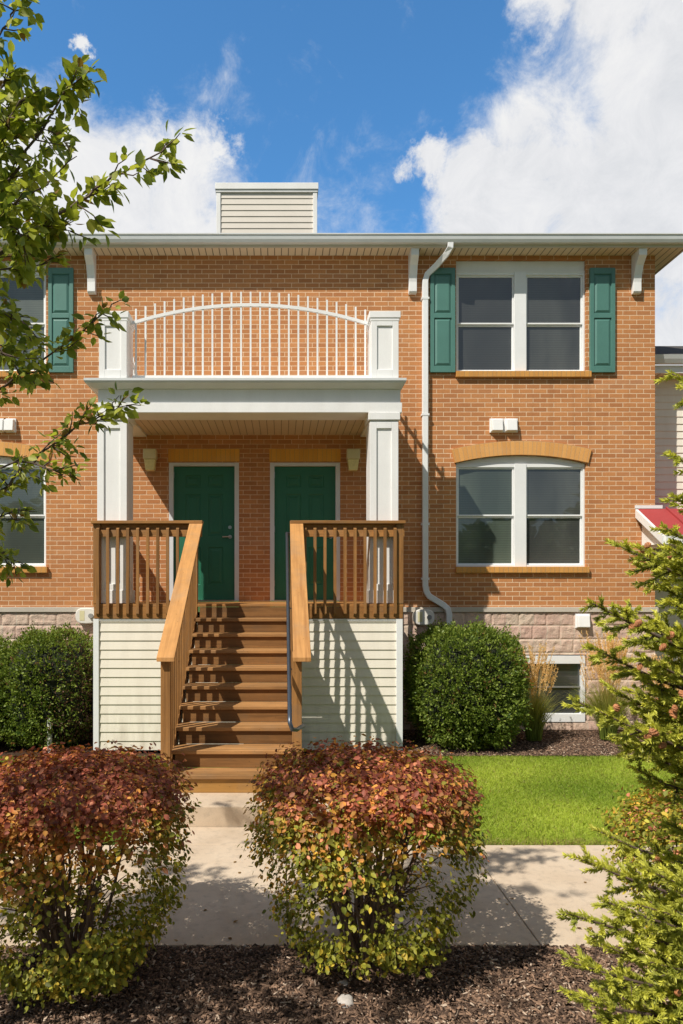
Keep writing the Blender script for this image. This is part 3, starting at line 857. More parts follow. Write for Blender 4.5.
vent_box(3.075 - 7.28, 4.37, 0.155, 0.185, 'left white hooded vent of the pair beside the tree at the left edge')
vent_box(3.285 - 7.34, 4.37, 0.155, 0.185, 'right white hooded vent of the pair beside the tree at the left edge')
vent_box(4.33, 1.50, 0.19, 0.19, 'white hooded vent on the block base above the basement window')

def oval(cx, cz, lab):
    r = empty('hose_box', (cx, WY, cz), lab, 'outlet cover', 'oval outlet covers on the block base')
    n = 24; m = MB(); hw, hh = 0.155, 0.115
    ring = []
    for k in range(n):
        a = 2 * math.pi * k / n
        ring.append((cx + math.copysign(abs(math.cos(a)) ** 0.6, math.cos(a)) * hw, cz + math.copysign(abs(math.sin(a)) ** 0.8, math.sin(a)) * hh))
    m.prism(ring, 'y', WY - 0.11, WY - 0.03)
    m.build('cover', M['plastic_white'], r, 0.012)
    MB().tube([(cx + 0.075, WY - 0.14, cz + 0.0), (cx + 0.075, WY - 0.10, cz)], 0.035, 14).build('knob', M['grey_plastic'], r)
    MB().box(cx - 0.09, cx - 0.02, WY - 0.1125, WY - 0.1, cz - 0.07, cz + 0.075).build('panel', M['lamp_body'], r)
oval(2.08, 1.655, 'cream oval outlet cover on the stone base beside the downspout')
oval(-2.84, 1.675, 'cream oval outlet cover left of the white siding under the deck')

# ------------------------------------------------------------------ porch canopy
porch = empty('porch_canopy', (CX, PY, 1.88), 'white porch canopy on two square columns with a balcony deck on top', 'porch')
CY0, CY1 = PY + 0.05, PY + 0.42
cols_x = [(-2.325, -1.95), (1.125, 1.485)]
for a, b in cols_x:
    m = MB().box(a, b, CY0, CY1, 1.885, 4.205)
    for u0, u1 in ((a, a + 0.085), (b - 0.085, b)): m.box(u0, u1, CY0 - 0.02, CY0 - 0.001, 2.05, 4.18)
    m.box(a + 0.085, b - 0.085, CY0 - 0.02, CY0 - 0.001, 4.10, 4.18); m.box(a + 0.085, b - 0.085, CY0 - 0.02, CY0 - 0.001, 2.05, 2.13)
    m.box(a - 0.02, b + 0.02, CY0 - 0.03, CY1 + 0.02, 1.886, 2.05)
    c = m.build('column', M['white'], porch, 0.004)
    MB().box(a - 0.02, b + 0.02, CY0 - 0.035, CY1 + 0.02, 4.207, 4.298).build('capital', M['white'], c, 0.004)
BXa, BXb = -2.335, 1.53
bm_ = MB()
bm_.box(BXa, BXb, PY + 0.03, CY1 + 0.02, 4.30, 4.425)
bm_.box(BXa + 0.015, BXb - 0.015, PY + 0.05, CY1 + 0.02, 4.427, 4.60)
bm_.box(BXa, BXa + 0.36, CY1 + 0.022, WY - 0.002, 4.30, 4.60); bm_.box(BXb - 0.36, BXb, CY1 + 0.022, WY - 0.002, 4.30, 4.60)
bm_.build('beam', M['white'], porch, 0.004)
MB().box(BXa + 0.362, BXb - 0.362, CY1 + 0.022, WY - 0.002, 4.335, 4.36).build('ceiling', M['ceiling'], porch)
cw = MB()
z_a, z_b = 4.60, 4.70
yo = PY - 0.10
lo = [(BXa - 0.03, PY + 0.02), (BXb - 0.0, PY + 0.02), (BXb - 0.0, WY - 0.003), (BXa - 0.03, WY - 0.003)]
hi = [(BXa - 0.125, yo), (BXb + 0.035, yo), (BXb + 0.035, WY - 0.003), (BXa - 0.125, WY - 0.003)]
mid_ = [(BXa - 0.115, yo + 0.015), (BXb + 0.025, yo + 0.015), (BXb + 0.025, WY - 0.003), (BXa - 0.115, WY - 0.003)]
vs = [(x, y, z_a) for x, y in lo] + [(x, y, z_a + 0.045) for x, y in mid_] + [(x, y, z_b - 0.03) for x, y in hi] + [(x, y, z_b) for x, y in hi]
fs = [(k * 4 + e, k * 4 + (e + 1) % 4, (k + 1) * 4 + (e + 1) % 4, (k + 1) * 4 + e) for k in range(3) for e in range(4)] + [(12, 13, 14, 15), (3, 2, 1, 0)]
cw.add(vs, fs).build('cornice', M['gutter'], porch)
for a, b in ((-2.30, -1.93), (1.125, 1.49)):
    m = MB().box(a + 0.01, b - 0.01, PY + 0.0, PY + 0.37, 4.702, 5.475)
    for u0, u1 in ((a + 0.01, a + 0.085), (b - 0.085, b - 0.01)): m.box(u0, u1, PY - 0.018, PY - 0.001, 4.702, 5.475)
    m.box(a + 0.085, b - 0.085, PY - 0.018, PY - 0.001, 5.38, 5.475); m.box(a + 0.085, b - 0.085, PY - 0.018, PY - 0.001, 4.702, 4.83)
    c = m.build('balcony_post', M['white'], porch, 0.004)
    MB().box(a - 0.015, b + 0.015, PY - 0.03, PY + 0.40, 5.477, 5.56).box(a + 0.0, b - 0.0, PY - 0.022, PY + 0.385, 5.44, 5.476).build('post_cap', M['white'], c, 0.006)

# balcony railing
rail = empty('balcony_railing', (CX, PY + 0.19, 4.70), 'white metal balcony railing of thin pickets with an arched top rail', 'railing')
RY = PY + 0.19
def arch_top(x):
    h = 1.66; u = (x - CX) / h
    return 5.435 + 0.0 + 0.285 * (1 - u * u)
def rail_section(x0, x1): return np.linspace(x0, x1, 25)
px_list = [(136 + 9.55 * k - 281) / 77.7 for k in range(25)]
pk0 = None
for i, x in enumerate(px_list):
    top = arch_top(x) + 0.17
    MB().box(x - 0.011, x + 0.011, RY - 0.011, RY + 0.011, 4.705, top).build('picket', M['white'], rail)
m = MB(); xs = np.linspace(px_list[0] - 0.05, px_list[-1] + 0.09, 33)
for u, v in zip(xs[:-1], xs[1:]):
    zu, zv = arch_top(u), arch_top(v)
    m.add([(u, RY - 0.018, zu - 0.02), (v, RY - 0.018, zv - 0.02), (v, RY + 0.018, zv - 0.02), (u, RY + 0.018, zu - 0.02),
           (u, RY - 0.018, zu + 0.02), (v, RY - 0.018, zv + 0.02), (v, RY + 0.018, zv + 0.02), (u, RY + 0.018, zu + 0.02)],
          [(3, 2, 1, 0), (4, 5, 6, 7), (0, 1, 5, 4), (2, 3, 7, 6)])
m.build('arched_rail', M['white'], rail)
MB().box(px_list[0] - 0.05, px_list[-1] + 0.09, RY - 0.018, RY + 0.018, 4.775, 4.81).build('bottom_rail', M['white'], rail)
# side runs back to the wall
for xs_ in (-2.12, 1.31):
    ys = np.arange(PY + 0.47, WY - 0.03, 0.13)
    for y in ys:
        MB().box(xs_ - 0.011, xs_ + 0.011, y - 0.011, y + 0.011, 4.705, 5.60 - 0.25 * (y - 9.4)).build('picket', M['white'], rail)
    MB().prism([(PY + 0.41, 5.44), (WY - 0.01, 5.18), (WY - 0.01, 5.22), (PY + 0.41, 5.48)], 'x', xs_ - 0.018, xs_ + 0.018).build('sloped_rail', M['white'], rail)
    MB().box(xs_ - 0.018, xs_ + 0.018, PY + 0.41, WY - 0.01, 4.775, 4.81).build('bottom_rail', M['white'], rail)

# ------------------------------------------------------------------ deck
DZ = 1.88
SX0, SX1 = -1.04, 0.10
deck = empty('wooden_deck', (CX, PY, 0.05), 'raised timber entrance deck with baluster railings and white siding skirt below', 'deck')
DX0, DX1 = -2.36, 1.54
m = MB(); y = PY - 0.03
while y < WY - 0.1:
    m.box(DX0, DX1, y, y + 0.135, DZ - 0.035, DZ); y += 0.14
m.build('floor', M['wood_x'], deck, 0.003)
for x0, x1 in ((DX0 + 0.01, SX0 - 0.06), (SX1 + 0.06, DX1 - 0.01)): MB().box(x0, x1, PY - 0.032, PY + 0.01, DZ - 0.185, DZ - 0.037).build('rim_joist', M['wood_x'], deck, 0.003)
for x0 in (DX0 + 0.01, DX1 - 0.05): MB().box(x0, x0 + 0.04, PY + 0.012, WY - 0.04, DZ - 0.185, DZ - 0.037).build('rim_joist', M['wood_y'], deck, 0.003)
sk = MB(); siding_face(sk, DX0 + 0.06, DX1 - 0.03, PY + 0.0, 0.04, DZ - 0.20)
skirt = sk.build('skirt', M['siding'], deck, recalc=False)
# side skirts
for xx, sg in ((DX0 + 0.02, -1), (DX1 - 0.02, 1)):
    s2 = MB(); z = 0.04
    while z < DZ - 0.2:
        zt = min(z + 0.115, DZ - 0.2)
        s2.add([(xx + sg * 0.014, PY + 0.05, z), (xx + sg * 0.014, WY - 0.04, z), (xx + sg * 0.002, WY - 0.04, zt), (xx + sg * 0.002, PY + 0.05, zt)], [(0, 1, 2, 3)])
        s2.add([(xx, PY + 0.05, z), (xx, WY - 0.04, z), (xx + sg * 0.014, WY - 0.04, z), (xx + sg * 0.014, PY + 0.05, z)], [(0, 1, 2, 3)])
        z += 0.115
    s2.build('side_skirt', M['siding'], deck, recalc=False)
for x0, x1 in ((DX0 + 0.0, DX0 + 0.07), (DX1 - 0.09, DX1 - 0.01)):
    MB().box(x0, x1, PY - 0.028, PY + 0.048, 0.03, DZ - 0.187).build('corner_trim', M['white_trim'], deck, 0.003)
MB().box(DX0 + 0.07, DX1 - 0.09, PY - 0.022, PY + 0.0, DZ - 0.208, DZ - 0.187).build('top_trim', M['white_trim'], deck)

RT = 2.925
def baluster(par, x, y, z0, z1, side='front'):
    h = 0.018
    m = MB()
    # bevelled lower end
    m.add([(x - h, y - h, z0 + 0.035), (x + h, y - h, z0 + 0.035), (x + h, y + h, z0), (x - h, y + h, z0),
           (x - h, y - h, z1 - 0.02), (x + h, y - h, z1 - 0.02), (x + h, y + h, z1), (x - h, y + h, z1)],
          [(3, 2, 1, 0), (4, 5, 6, 7), (0, 1, 5, 4), (1, 2, 6, 5), (2, 3, 7, 6), (3, 0, 4, 7)])
    return m.build('baluster', M['wood_z'], par)
YB = PY - 0.052
for x0, x1, first in ((DX0 - 0.02, -0.985, -2.30), (0.115, DX1 + 0.02, 0.19)):
    MB().box(x0, x1, PY - 0.075, PY + 0.065, RT - 0.038, RT).build('cap_rail', M['wood_x'], deck, 0.004)
    MB().box(x0 + 0.02, x1 - 0.01, PY - 0.032, PY + 0.004, RT - 0.20, RT - 0.115).build('sub_rail', M['wood_x'], deck, 0.003)
    MB().box(x0 + 0.02, x1 - 0.01, PY - 0.005, PY + 0.03, RT - 0.113, RT - 0.04).build('sub_rail', M['wood_x'], deck, 0.003)
xb = -2.295
while xb < -1.17:
    baluster(deck, xb, YB, DZ - 0.155, RT - 0.085); xb += 0.125
xb = 0.30
while xb < 1.50:
    baluster(deck, xb, YB, DZ - 0.155, RT - 0.085); xb += 0.1255
for x0 in (DX0 + 0.0, DX1 - 0.09): MB().box(x0, x0 + 0.089, PY - 0.035, PY + 0.054, DZ + 0.002, RT - 0.04).build('post', M['wood_z'], deck, 0.004)
for x0 in (SX0 - 0.10, SX1 + 0.05): MB().box(x0, x0 + 0.089, PY - 0.033, PY + 0.056, DZ - 0.18, RT - 0.041).build('post', M['wood_z'], deck, 0.004)
for xx in (DX0 + 0.03, DX1 - 0.03):
    MB().box(xx - 0.065, xx + 0.065, PY + 0.067, WY - 0.02, RT - 0.038, RT).build('side_cap_rail', M['wood_y'], deck, 0.004)
    MB().box(xx - 0.018, xx + 0.018, PY + 0.056, WY - 0.02, RT - 0.20, RT - 0.115).build('side_sub_rail', M['wood_y'], deck, 0.003)
    sg = -1 if xx < 0 else 1
    y = PY + 0.15
    while y < WY - 0.05:
        baluster(deck, xx + sg * 0.037, y, DZ - 0.155, RT - 0.085); y += 0.125

# ------------------------------------------------------------------ staircase
stairs = empty('wooden_staircase', ((SX0 + SX1) / 2, 6.7, 0.18), 'straight timber staircase with solid risers and sloping handrails up to the entrance deck', 'staircase')
RISE, RUN = 0.170, 0.261
for i in range(1, 11):
    yf = PY - 0.03 - RUN * (i - 1)            # riser plane i (i=1 under deck)
    zt = DZ - RISE * (i - 1)                  # top of the tread above this riser
    mm = M['wood_new'] if i == 10 else M['wood_riser_shade']
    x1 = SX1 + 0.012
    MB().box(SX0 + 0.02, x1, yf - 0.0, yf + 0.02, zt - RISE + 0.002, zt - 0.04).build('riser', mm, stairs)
    if i < 10:
        zt2 = DZ - RISE * i
        MB().box(SX0 - 0.012, x1, yf - RUN - 0.028, yf - RUN + 0.125, zt2 - 0.038, zt2).build('tread', M['wood_tread'], stairs, 0.005)
        MB().box(SX0 - 0.012, x1, yf - RUN + 0.131, yf - 0.001, zt2 - 0.038, zt2).build('tread', M['wood_tread'], stairs, 0.005)
# stringers (sawtooth)
for x0 in (SX0 + 0.02, SX1 - 0.03):
    poly = []
    for i in range(1, 11):
        yf = PY - 0.03 - RUN * (i - 1) + 0.021; zt = DZ - RISE * (i - 1) - 0.04
        poly += [(yf, zt if i == 1 else zt), (yf, zt - RISE)]
    poly = [(PY - 0.01, DZ - 0.04)] + poly[1:-1] + [(poly[-1][0], 0.185), (poly[-1][0] + 0.25, 0.185), (PY - 0.01, DZ - 0.42)]
    # body as a sloping slab of quads
    m = MB()
    for i in range(1, 11):
        yf = PY - 0.03 - RUN * (i - 1) + 0.021; zb = DZ - RISE * i + 0.0
        yb = yf + (RUN if i > 1 else 0.0)
        if i == 1: continue
        m.box(x0, x0 + 0.038, yf, yb - 0.002, max(0.185, zb - 0.20), zb + RISE - 0.04)
    m.build('stringer', M['wood_y'], stairs)
# outer skirt boards below the balusters
slope = RISE / RUN
def slab(x0, x1, ya, za, yb, zb, th):
    return MB().prism([(ya, za), (yb, zb), (yb, zb - th), (ya, za - th)], 'x', x0, x1)
slab(SX0 - 0.050, SX0 - 0.014, PY - 0.035, DZ - 0.10, 6.70, DZ - 0.10 - slope * (PY - 0.035 - 6.70), 0.24).build('skirt_board', M['wood_y'], stairs, 0.003)
slab(SX1 + 0.014, SX1 + 0.050, PY - 0.035, DZ - 0.10, 6.70, DZ - 0.10 - slope * (PY - 0.035 - 6.70), 0.24).build('skirt_board', M['wood_y'], stairs, 0.003)
YE = 6.58
RT2 = RT + 0.004
sl2 = 0.628
ze = RT2 - sl2 * (PY - 0.05 - YE)
for x0, x1 in ((-1.148, -0.982), (0.113, 0.278)):
    slab(x0, x1, PY - 0.0, RT2 + 0.0, YE, ze, 0.042).build('handrail', M['wood_cap'], stairs, 0.005)
for xc, bx in ((-1.075, SX0 - 0.068), (0.19, SX1 + 0.068)):
    px0 = xc - 0.045 if xc < 0 else 0.105
    MB().prism([(YE + 0.06, 0.06), (YE + 0.149, 0.06), (YE + 0.149, ze - 0.045 + sl2 * 0.14), (YE + 0.06, ze - 0.045 + sl2 * 0.055)], 'x', px0, px0 + 0.089).build('newel_post', M['wood_z'], stairs, 0.003)
    slab(bx - 0.018, bx + 0.018, PY - 0.06, RT2 - 0.055, YE + 0.16, RT2 - 0.055 - sl2 * (PY - 0.06 - YE - 0.16), 0.085).build('sub_rail', M['wood_y'], stairs, 0.003)
    bx2 = bx + (0.037 if xc > 0 else 0.037) * (1 if xc > 0 else 1)
    y = PY - 0.19
    while y > YE + 0.2:
        zr = RT2 - 0.05 - sl2 * (PY - 0.05 - y); zn = DZ - 0.10 - slope * (PY - 0.035 - y)
        baluster(stairs, bx2 if xc < 0 else bx2 - 0.074, y, zn - 0.18, zr - 0.01); y -= 0.125
# metal pipe handrail
xp = 0.075
pp = [(xp + 0.08, PY - 0.03, 2.74), (xp + 0.02, PY - 0.04, 2.765), (xp, PY - 0.07, 2.765), (xp, PY - 0.2, 2.69)]
yy = PY - 0.2
while yy > 6.3: yy -= 0.4; pp.append((xp, max(yy, 6.15), 2.69 - 0.648 * (PY - 0.2 - max(yy, 6.15))))
yl, zl = pp[-1][1], pp[-1][2]
pp += [(xp, yl - 0.05, zl - 0.045), (xp + 0.02, yl - 0.055, zl - 0.10), (xp + 0.06, yl + 0.08, zl - 0.13), (xp + 0.13, yl + 0.38, zl - 0.15)]
ph = MB().tube(pp, 0.019, 10).build('pipe_handrail', M['metal_dark'], stairs, smooth=True)
tag(ph, 'dark grey metal pipe handrail')
bk = MB()
for q in (8.6, 7.6, 6.75):
    z = 2.69 - 0.648 * (PY - 0.2 - q); bk.tube([(xp, q, z - 0.01), (xp + 0.02, q, z - 0.05), (SX1 + 0.03, q, z - 0.05)], 0.008, 6)
bk.build('rail_bracket', M['metal_dark'], stairs)

pad = box('entry_step', M['concrete'], None, -1.32, 0.45, 6.22, 7.0, -0.02, 0.18, 0.012)
tag(pad, 'low concrete step slab at the foot of the timber stairs', 'step')

# ------------------------------------------------------------------ neighbour
nb = empty('neighbor_house', (8.0, 11.17, 0), 'white sided house with dark shingle roof set back behind the brick corner', 'house')
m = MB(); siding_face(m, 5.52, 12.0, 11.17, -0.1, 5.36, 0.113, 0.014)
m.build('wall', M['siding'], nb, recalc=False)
MB().add([(5.52, 10.9, 5.36), (12.4, 10.9, 5.36), (12.4, 11.2, 5.36), (5.52, 11.2, 5.36)], [(0, 1, 2, 3)]).build('soffit', M['soffit'], nb, recalc=False)
MB().box(5.52, 12.4, 10.87, 10.9, 5.355, 5.47).build('fascia', M['white'], nb)
MB().prism([(10.868, 5.60), (10.868, 5.48), (10.80, 5.48), (10.77, 5.54), (10.75, 5.60)], 'x', 5.52, 12.4).build('gutter', M['gutter'], nb)
MB().add([(5.52, 10.80, 5.61), (12.5, 10.80, 5.61), (12.5, 12.6, 6.35), (5.52, 12.6, 6.35)], [(0, 1, 2, 3)]).build('roof', M['shingle'], nb, recalc=False)

awn = empty('red_awning', (6.6, 10.3, 2.9), 'red metal awning roof with white edge at the brick corner', 'awning')
az0, az1, ay0, ay1 = 3.245, 2.81, 10.49, 9.76
MB().add([(5.24, ay1, az1), (8.5, ay1, az1), (8.5, ay0, az0), (5.24, ay0, az0), (5.52, 11.16, az0 + 0.02), (8.5, 11.16, az0 + 0.02), (5.52, ay0, az0), ],
         [(0, 1, 2, 3), (6, 2, 5, 4)]).build('metal_roof', M['red_metal'], awn, recalc=False)
m = MB()
for x in np.arange(5.65, 8.5, 0.4):
    m.prism([(ay1, az1 + 0.002), (ay0, az0 + 0.002), (ay0, az0 + 0.03), (ay1, az1 + 0.03)], 'x', x, x + 0.02)
m.build('standing_seam', M['red_metal'], awn)
MB().prism([(ay1 - 0.01, az1 - 0.01), (ay0, az0 - 0.008), (ay0, az0 - 0.13), (ay1 - 0.01, az1 - 0.13)], 'x', 5.205, 5.245).build('rake_board', M['white'], awn)
MB().box(5.246, 8.5, ay1 - 0.03, ay1 - 0.002, az1 - 0.13, az1 - 0.004).build('fascia', M['white'], awn)
MB().box(5.20, 5.60, WY - 0.022, WY - 0.004, az0 + 0.002, az0 + 0.05).build('flashing', M['white'], awn)
MB().add([(5.24, ay1, az1 - 0.12), (8.5, ay1, az1 - 0.12), (8.5, ay0, az1 - 0.12), (5.24, ay0, az1 - 0.12)], [(0, 1, 2, 3)]).build('underside', M['fascia'], awn)
for x in (5.62, 8.2): MB().box(x, x + 0.10, ay1 + 0.05, ay1 + 0.15, -0.05, az1 - 0.125).build('post', M['white'], awn, 0.004)
MB().prism([(ay0, az0 - 0.14), (ay0, az0 - 0.62), (ay0 - 0.06, az0 - 0.60), (ay1 + 0.14, az1 - 0.16), (ay1 + 0.14, az1 - 0.13)], 'x', 5.30, 5.36).build('brace', M['white'], awn)

# ================================================================== VEGETATION
def stems_mesh(name, paths, mat, parent, n=6):
    m = MB()
    for pts, r0, r1 in paths:
        k = len(pts); m.tube(pts, [r0 + (r1 - r0) * i / (k - 1) for i in range(k)], n)
    return m.build(name, mat, parent, smooth=True, recalc=False)

# ---- burning bushes
def burning_bush(cx, cy, rx, zt, seed, lab, hue, n_leaf=7600):
    global rng
    rng = np.random.default_rng(seed)
    root = empty('burning_bush', (cx, cy, -0.06), lab, 'bush', 'burning bushes in the mulch bed')
    zb = -0.06
    def R(z):
        u = np.clip((z - zb) / (zt - zb), 0, 1)
        return rx * np.interp(u, [0, 0.06, 0.15, 0.30, 0.48, 0.62, 0.76, 0.87, 0.94, 0.98, 1.0], [0.12, 0.38, 0.62, 0.83, 0.94, 0.99, 1.0, 0.99, 0.95, 0.85, 0.0])
    # stems
    paths = []; tips = []
    for i in range(30):
        a = rng.uniform(0, 2 * math.pi); rr = rng.uniform(0.25, 0.95) ** 0.7
        z1 = zt * rng.uniform(0.70, 0.95)
        end = np.array([cx + math.cos(a) * rr * rx * 0.88, cy + math.sin(a) * rr * rx * 0.88, z1])
        st_ = np.array([cx + math.cos(a) * 0.05 * rng.uniform(0.3, 2), cy + math.sin(a) * 0.05, zb])
        pts = []
        for s_ in np.linspace(0, 1, 7):
            q = st_ * (1 - s_) + end * s_
            q[2] += 0.10 * math.sin(s_ * math.pi) * (0.3 + rr)
            q[:2] += rng.normal(0, 0.012, 2)
            pts.append(q)
        paths.append((pts, rng.uniform(0.009, 0.017), 0.004))
        for _ in range(7):
            s0 = rng.uniform(0.3, 0.95); b = pts[int(s0 * 6)]
            d = norm(np.array([math.cos(a) * rr + rng.normal(0, 0.5), math.sin(a) * rr + rng.normal(0, 0.5), rng.uniform(0.2, 0.9)]))
            L_ = rng.uniform(0.10, 0.26)
            paths.append(([b, b + d * L_ * 0.5 + rng.normal(0, 0.01, 3), b + d * L_], 0.005, 0.002)); tips.append(b + d * L_)
    stems_mesh('stems', paths, M['stem'], root, 5)
    # foliage: sample clusters over the outer shell
    nc = n_leaf // 9
    C = []
    while len(C) < nc:
        z = zb + (zt - zb) * rng.uniform(hue[3], 1.0)
        u = (z - zb) / (zt - zb)
        dens = np.interp(u, [0, 0.1, 0.22, 0.32, 0.45, 0.55, 0.66, 0.8, 1.0], [0.4, 0.62, 0.58, 0.36, 0.15, 0.22, 0.62, 1.0, 1.0])
        a = rng.uniform(0, 2 * math.pi)
        # patchy
        dens *= 0.65 + 0.55 * math.sin(a * 3 + seed) * math.sin(u * 9 + a)
        if rng.random() > dens: continue
        r_ = float(R(z)) * (rng.uniform(0.80, 1.0) if u < 0.9 else math.sqrt(rng.uniform(0, 1)))
        r_ *= 1 + 0.06 * math.sin(a * 5 + z * 9 + seed) + rng.normal(0, 0.03)
        C.append((a, r_, z))
    # flat clipped top
    for _ in range(int(nc * 0.50)):
        a = rng.uniform(0, 2 * math.pi); r_ = rx * 0.93 * math.sqrt(rng.random())
        z = zt - 0.04 - 0.11 * (r_ / rx) ** 3 + rng.normal(0, 0.010) - rng.exponential(0.035)
        C.append((a, r_, z))
    C = np.array(C); a, r_, z = C.T
    ctr = np.stack([cx + np.cos(a) * r_, cy + np.sin(a) * r_, z], -1)
    outw = norm(np.stack([np.cos(a) * (r_ / rx) , np.sin(a) * (r_ / rx), 0.25 + 1.1 * (z / zt) ** 3], -1))
    k = 9
    pos = np.repeat(ctr, k, 0) + np.clip(rng.normal(0, 0.026, (len(ctr) * k, 3)), -0.05, 0.05)
    ow = np.repeat(outw, k, 0)
    nrm_ = norm(ow + rng.normal(0, 0.55, pos.shape) + np.array([0, 0, 0.35]))
    ax = norm(np.cross(nrm_, rnd_dir(len(pos))) + np.array([0, 0, -0.35]) + ow * 0.3)
    L_ = rng.uniform(0.016, 0.042, len(pos)) * rng.choice([0.75, 1.0, 1.0], len(pos)); W_ = L_ * rng.uniform(0.58, 0.85, len(pos))
    zz = pos[:, 2] / zt
    cn = np.repeat(rng.normal(0, 1, len(ctr)), k)      # per cluster tint
    ang = np.repeat(a, k)
    redf = np.clip((zz - hue[0] + 0.10) / 0.50 + cn * 0.24 + 0.14 * np.sin(ang * 2 + seed) + rng.normal(0, 0.12, len(pos)), 0, 1)
    green = mixc((0.17, 0.20, 0.025), (0.48, 0.44, 0.055), rng.random(len(pos)) * 0.8)
    yellow = np.array((0.95, 0.66, 0.08)); orange = np.array((0.86, 0.36, 0.08)); red = np.array((0.66, 0.21, 0.075)); maroon = np.array((0.33, 0.092, 0.052))
    c = green
    lowy = (rng.random(len(pos)) < 0.16)
    c[lowy] = c[lowy] * 0.3 + yellow * 0.55
    mid = np.clip(1 - np.abs(redf - 0.35) / 0.35, 0, 1) * (rng.random(len(pos)) < 0.6)
    c = c * (1 - redf[:, None]) + (red * (0.75 + 0.5 * rng.random((len(pos), 1)))) * redf[:, None]
    c = c * (1 - mid[:, None] * hue[1]) + orange * (mid[:, None] * hue[1])
    top = np.clip((zz - 0.74) / 0.16 + 0.25 * cn, 0, 1) * (rng.random(len(pos)) < hue[2])
    c = c * (1 - top[:, None]) + maroon * top[:, None]
    gold = (rng.random(len(pos)) < 0.42 * np.clip(np.sin(ang + 1.2 + seed) * 0.8 + 0.35, 0, 1)) & (zz > 0.25) & (zz < 0.9)
    c[gold] = orange * 0.6 + yellow * 0.4
    hl = rng.random(len(pos)) < 0.07
    c[hl & (zz > 0.6)] = np.array((0.75, 0.30, 0.16))
    c *= rng.uniform(0.55, 1.38, (len(pos), 1)) * np.repeat(rng.uniform(0.75, 1.25, len(ctr)), k)[:, None]
    leaves('foliage', pos, ax, nrm_, L_, W_, c, M['bush_leaf'], root, curl=0.18)
    return root
burning_bush(0.475, 3.98, 0.625, 1.135, 11, 'rounded bush turning red and gold on bare stems in front of the stair foot', (0.88, 0.95, 0.66, 0.19), 18500)
burning_bush(-1.12, 3.82, 0.635, 1.15, 23, 'wide maroon topped bush with green underside cut off by the left edge', (0.76, 0.8, 0.70, 0.13), 21000)
burning_bush(2.48, 4.05, 0.56, 0.87, 37, 'greener bush with yellow tips half hidden behind the spruce', (1.22, 0.7, 0.10, 0.15), 9500)

# ---- boxwoods
def boxwood(cx, cy, rx, ry, z1, seed, lab, n=17000, sq=2.6, brown=0.0, gap=None):
    global rng
    rng = np.random.default_rng(seed)
    z0 = 0.0; zc = (z0 + z1) / 2; rz = (z1 - z0) / 2
    root = empty('boxwood', (cx, cy, z0), lab, 'shrub', 'clipped boxwoods along the house')
    def shape(d):
        e = sq
        return (np.abs(d[:, 0]) ** e + np.abs(d[:, 1]) ** e + np.abs(d[:, 2]) ** e) ** (-1 / e)
    # core
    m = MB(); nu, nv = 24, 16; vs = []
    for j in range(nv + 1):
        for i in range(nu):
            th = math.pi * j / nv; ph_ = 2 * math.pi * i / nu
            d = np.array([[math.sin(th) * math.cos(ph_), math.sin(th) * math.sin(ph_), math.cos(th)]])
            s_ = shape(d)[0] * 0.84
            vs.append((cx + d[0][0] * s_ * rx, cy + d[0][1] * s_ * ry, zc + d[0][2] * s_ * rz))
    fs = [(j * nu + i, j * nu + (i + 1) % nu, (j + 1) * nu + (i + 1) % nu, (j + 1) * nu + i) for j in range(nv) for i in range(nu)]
    m.add(vs, fs).build('branches', M['hedge_core'], root, recalc=False)  # solid near-black hull: the shaded inside as colour, no branches modelled
    nc = n // 6
    d = rnd_dir(nc * 2); d = d[d[:, 1] < 0.55][:nc]
    s_ = shape(d)
    lump = 1 + 0.045 * np.sin(d[:, 0] * 9 + seed) * np.sin(d[:, 2] * 8) + 0.03 * np.sin(d[:, 0] * 17 + d[:, 2] * 13 + seed) + rng.normal(0, 0.026, len(d))
    dep = rng.uniform(0.86, 1.0, len(d)); st_ = rng.random(len(d)) < 0.03; dep[st_] = rng.uniform(1.02, 1.09, st_.sum())
    thin = np.sin(d[:, 0] * 7 + seed * 2) * np.sin(d[:, 2] * 6 + seed) * np.sin(d[:, 1] * 5); dep[(thin > 0.35) & (rng.random(len(d)) < 0.7)] = 0.84
    ctr = np.stack([cx + d[:, 0] * s_ * rx * lump * dep, cy + d[:, 1] * s_ * ry * lump * dep, zc + d[:, 2] * s_ * rz * lump * dep], -1)
    k = 6
    pos = np.repeat(ctr, k, 0) + rng.normal(0, 0.018, (len(ctr) * k, 3))
    ow = np.repeat(norm(d / np.array([rx, ry, rz])), k, 0)
    ax = norm(ow * 0.8 + rng.normal(0, 0.6, pos.shape) + np.array([0, 0, 0.3]))
    nr = norm(np.cross(ax, rnd_dir(len(pos))) + ow * 0.6)
    L_ = rng.uniform(0.028, 0.050, len(pos)); W_ = L_ * 0.60
    cn = np.repeat(rng.random(len(ctr)), k)
    c = mixc((0.040, 0.088, 0.014), (0.27, 0.34, 0.050), cn * 0.6 + rng.random(len(pos)) * 0.4)
    bs = np.repeat(rng.random(len(ctr)) < 0.025, k); c[bs] = np.array((0.22, 0.13, 0.05))
    tip = rng.random(len(pos)) < 0.12
    c[tip] = np.array((0.30, 0.36, 0.07))
    if brown:
        bz = np.clip((pos[:, 0] - (cx + rx * 0.0)) / rx, 0, 1) * np.clip(1.3 - (pos[:, 2] - z0) / (z1 - z0), 0, 1)
        bb = rng.random(len(pos)) < bz * brown
        c[bb] = np.array((0.10, 0.055, 0.03)) * rng.uniform(0.6, 1.8, (bb.sum(), 1))
        keep = rng.random(len(pos)) > bz * brown * 0.45
        pos, ax, nr, L_, W_, c = (q[keep] for q in (pos, ax, nr, L_, W_, c))
    leaves('foliage', pos, ax, nr, L_, W_, c, M['box_leaf'], root, small=True)
    return root
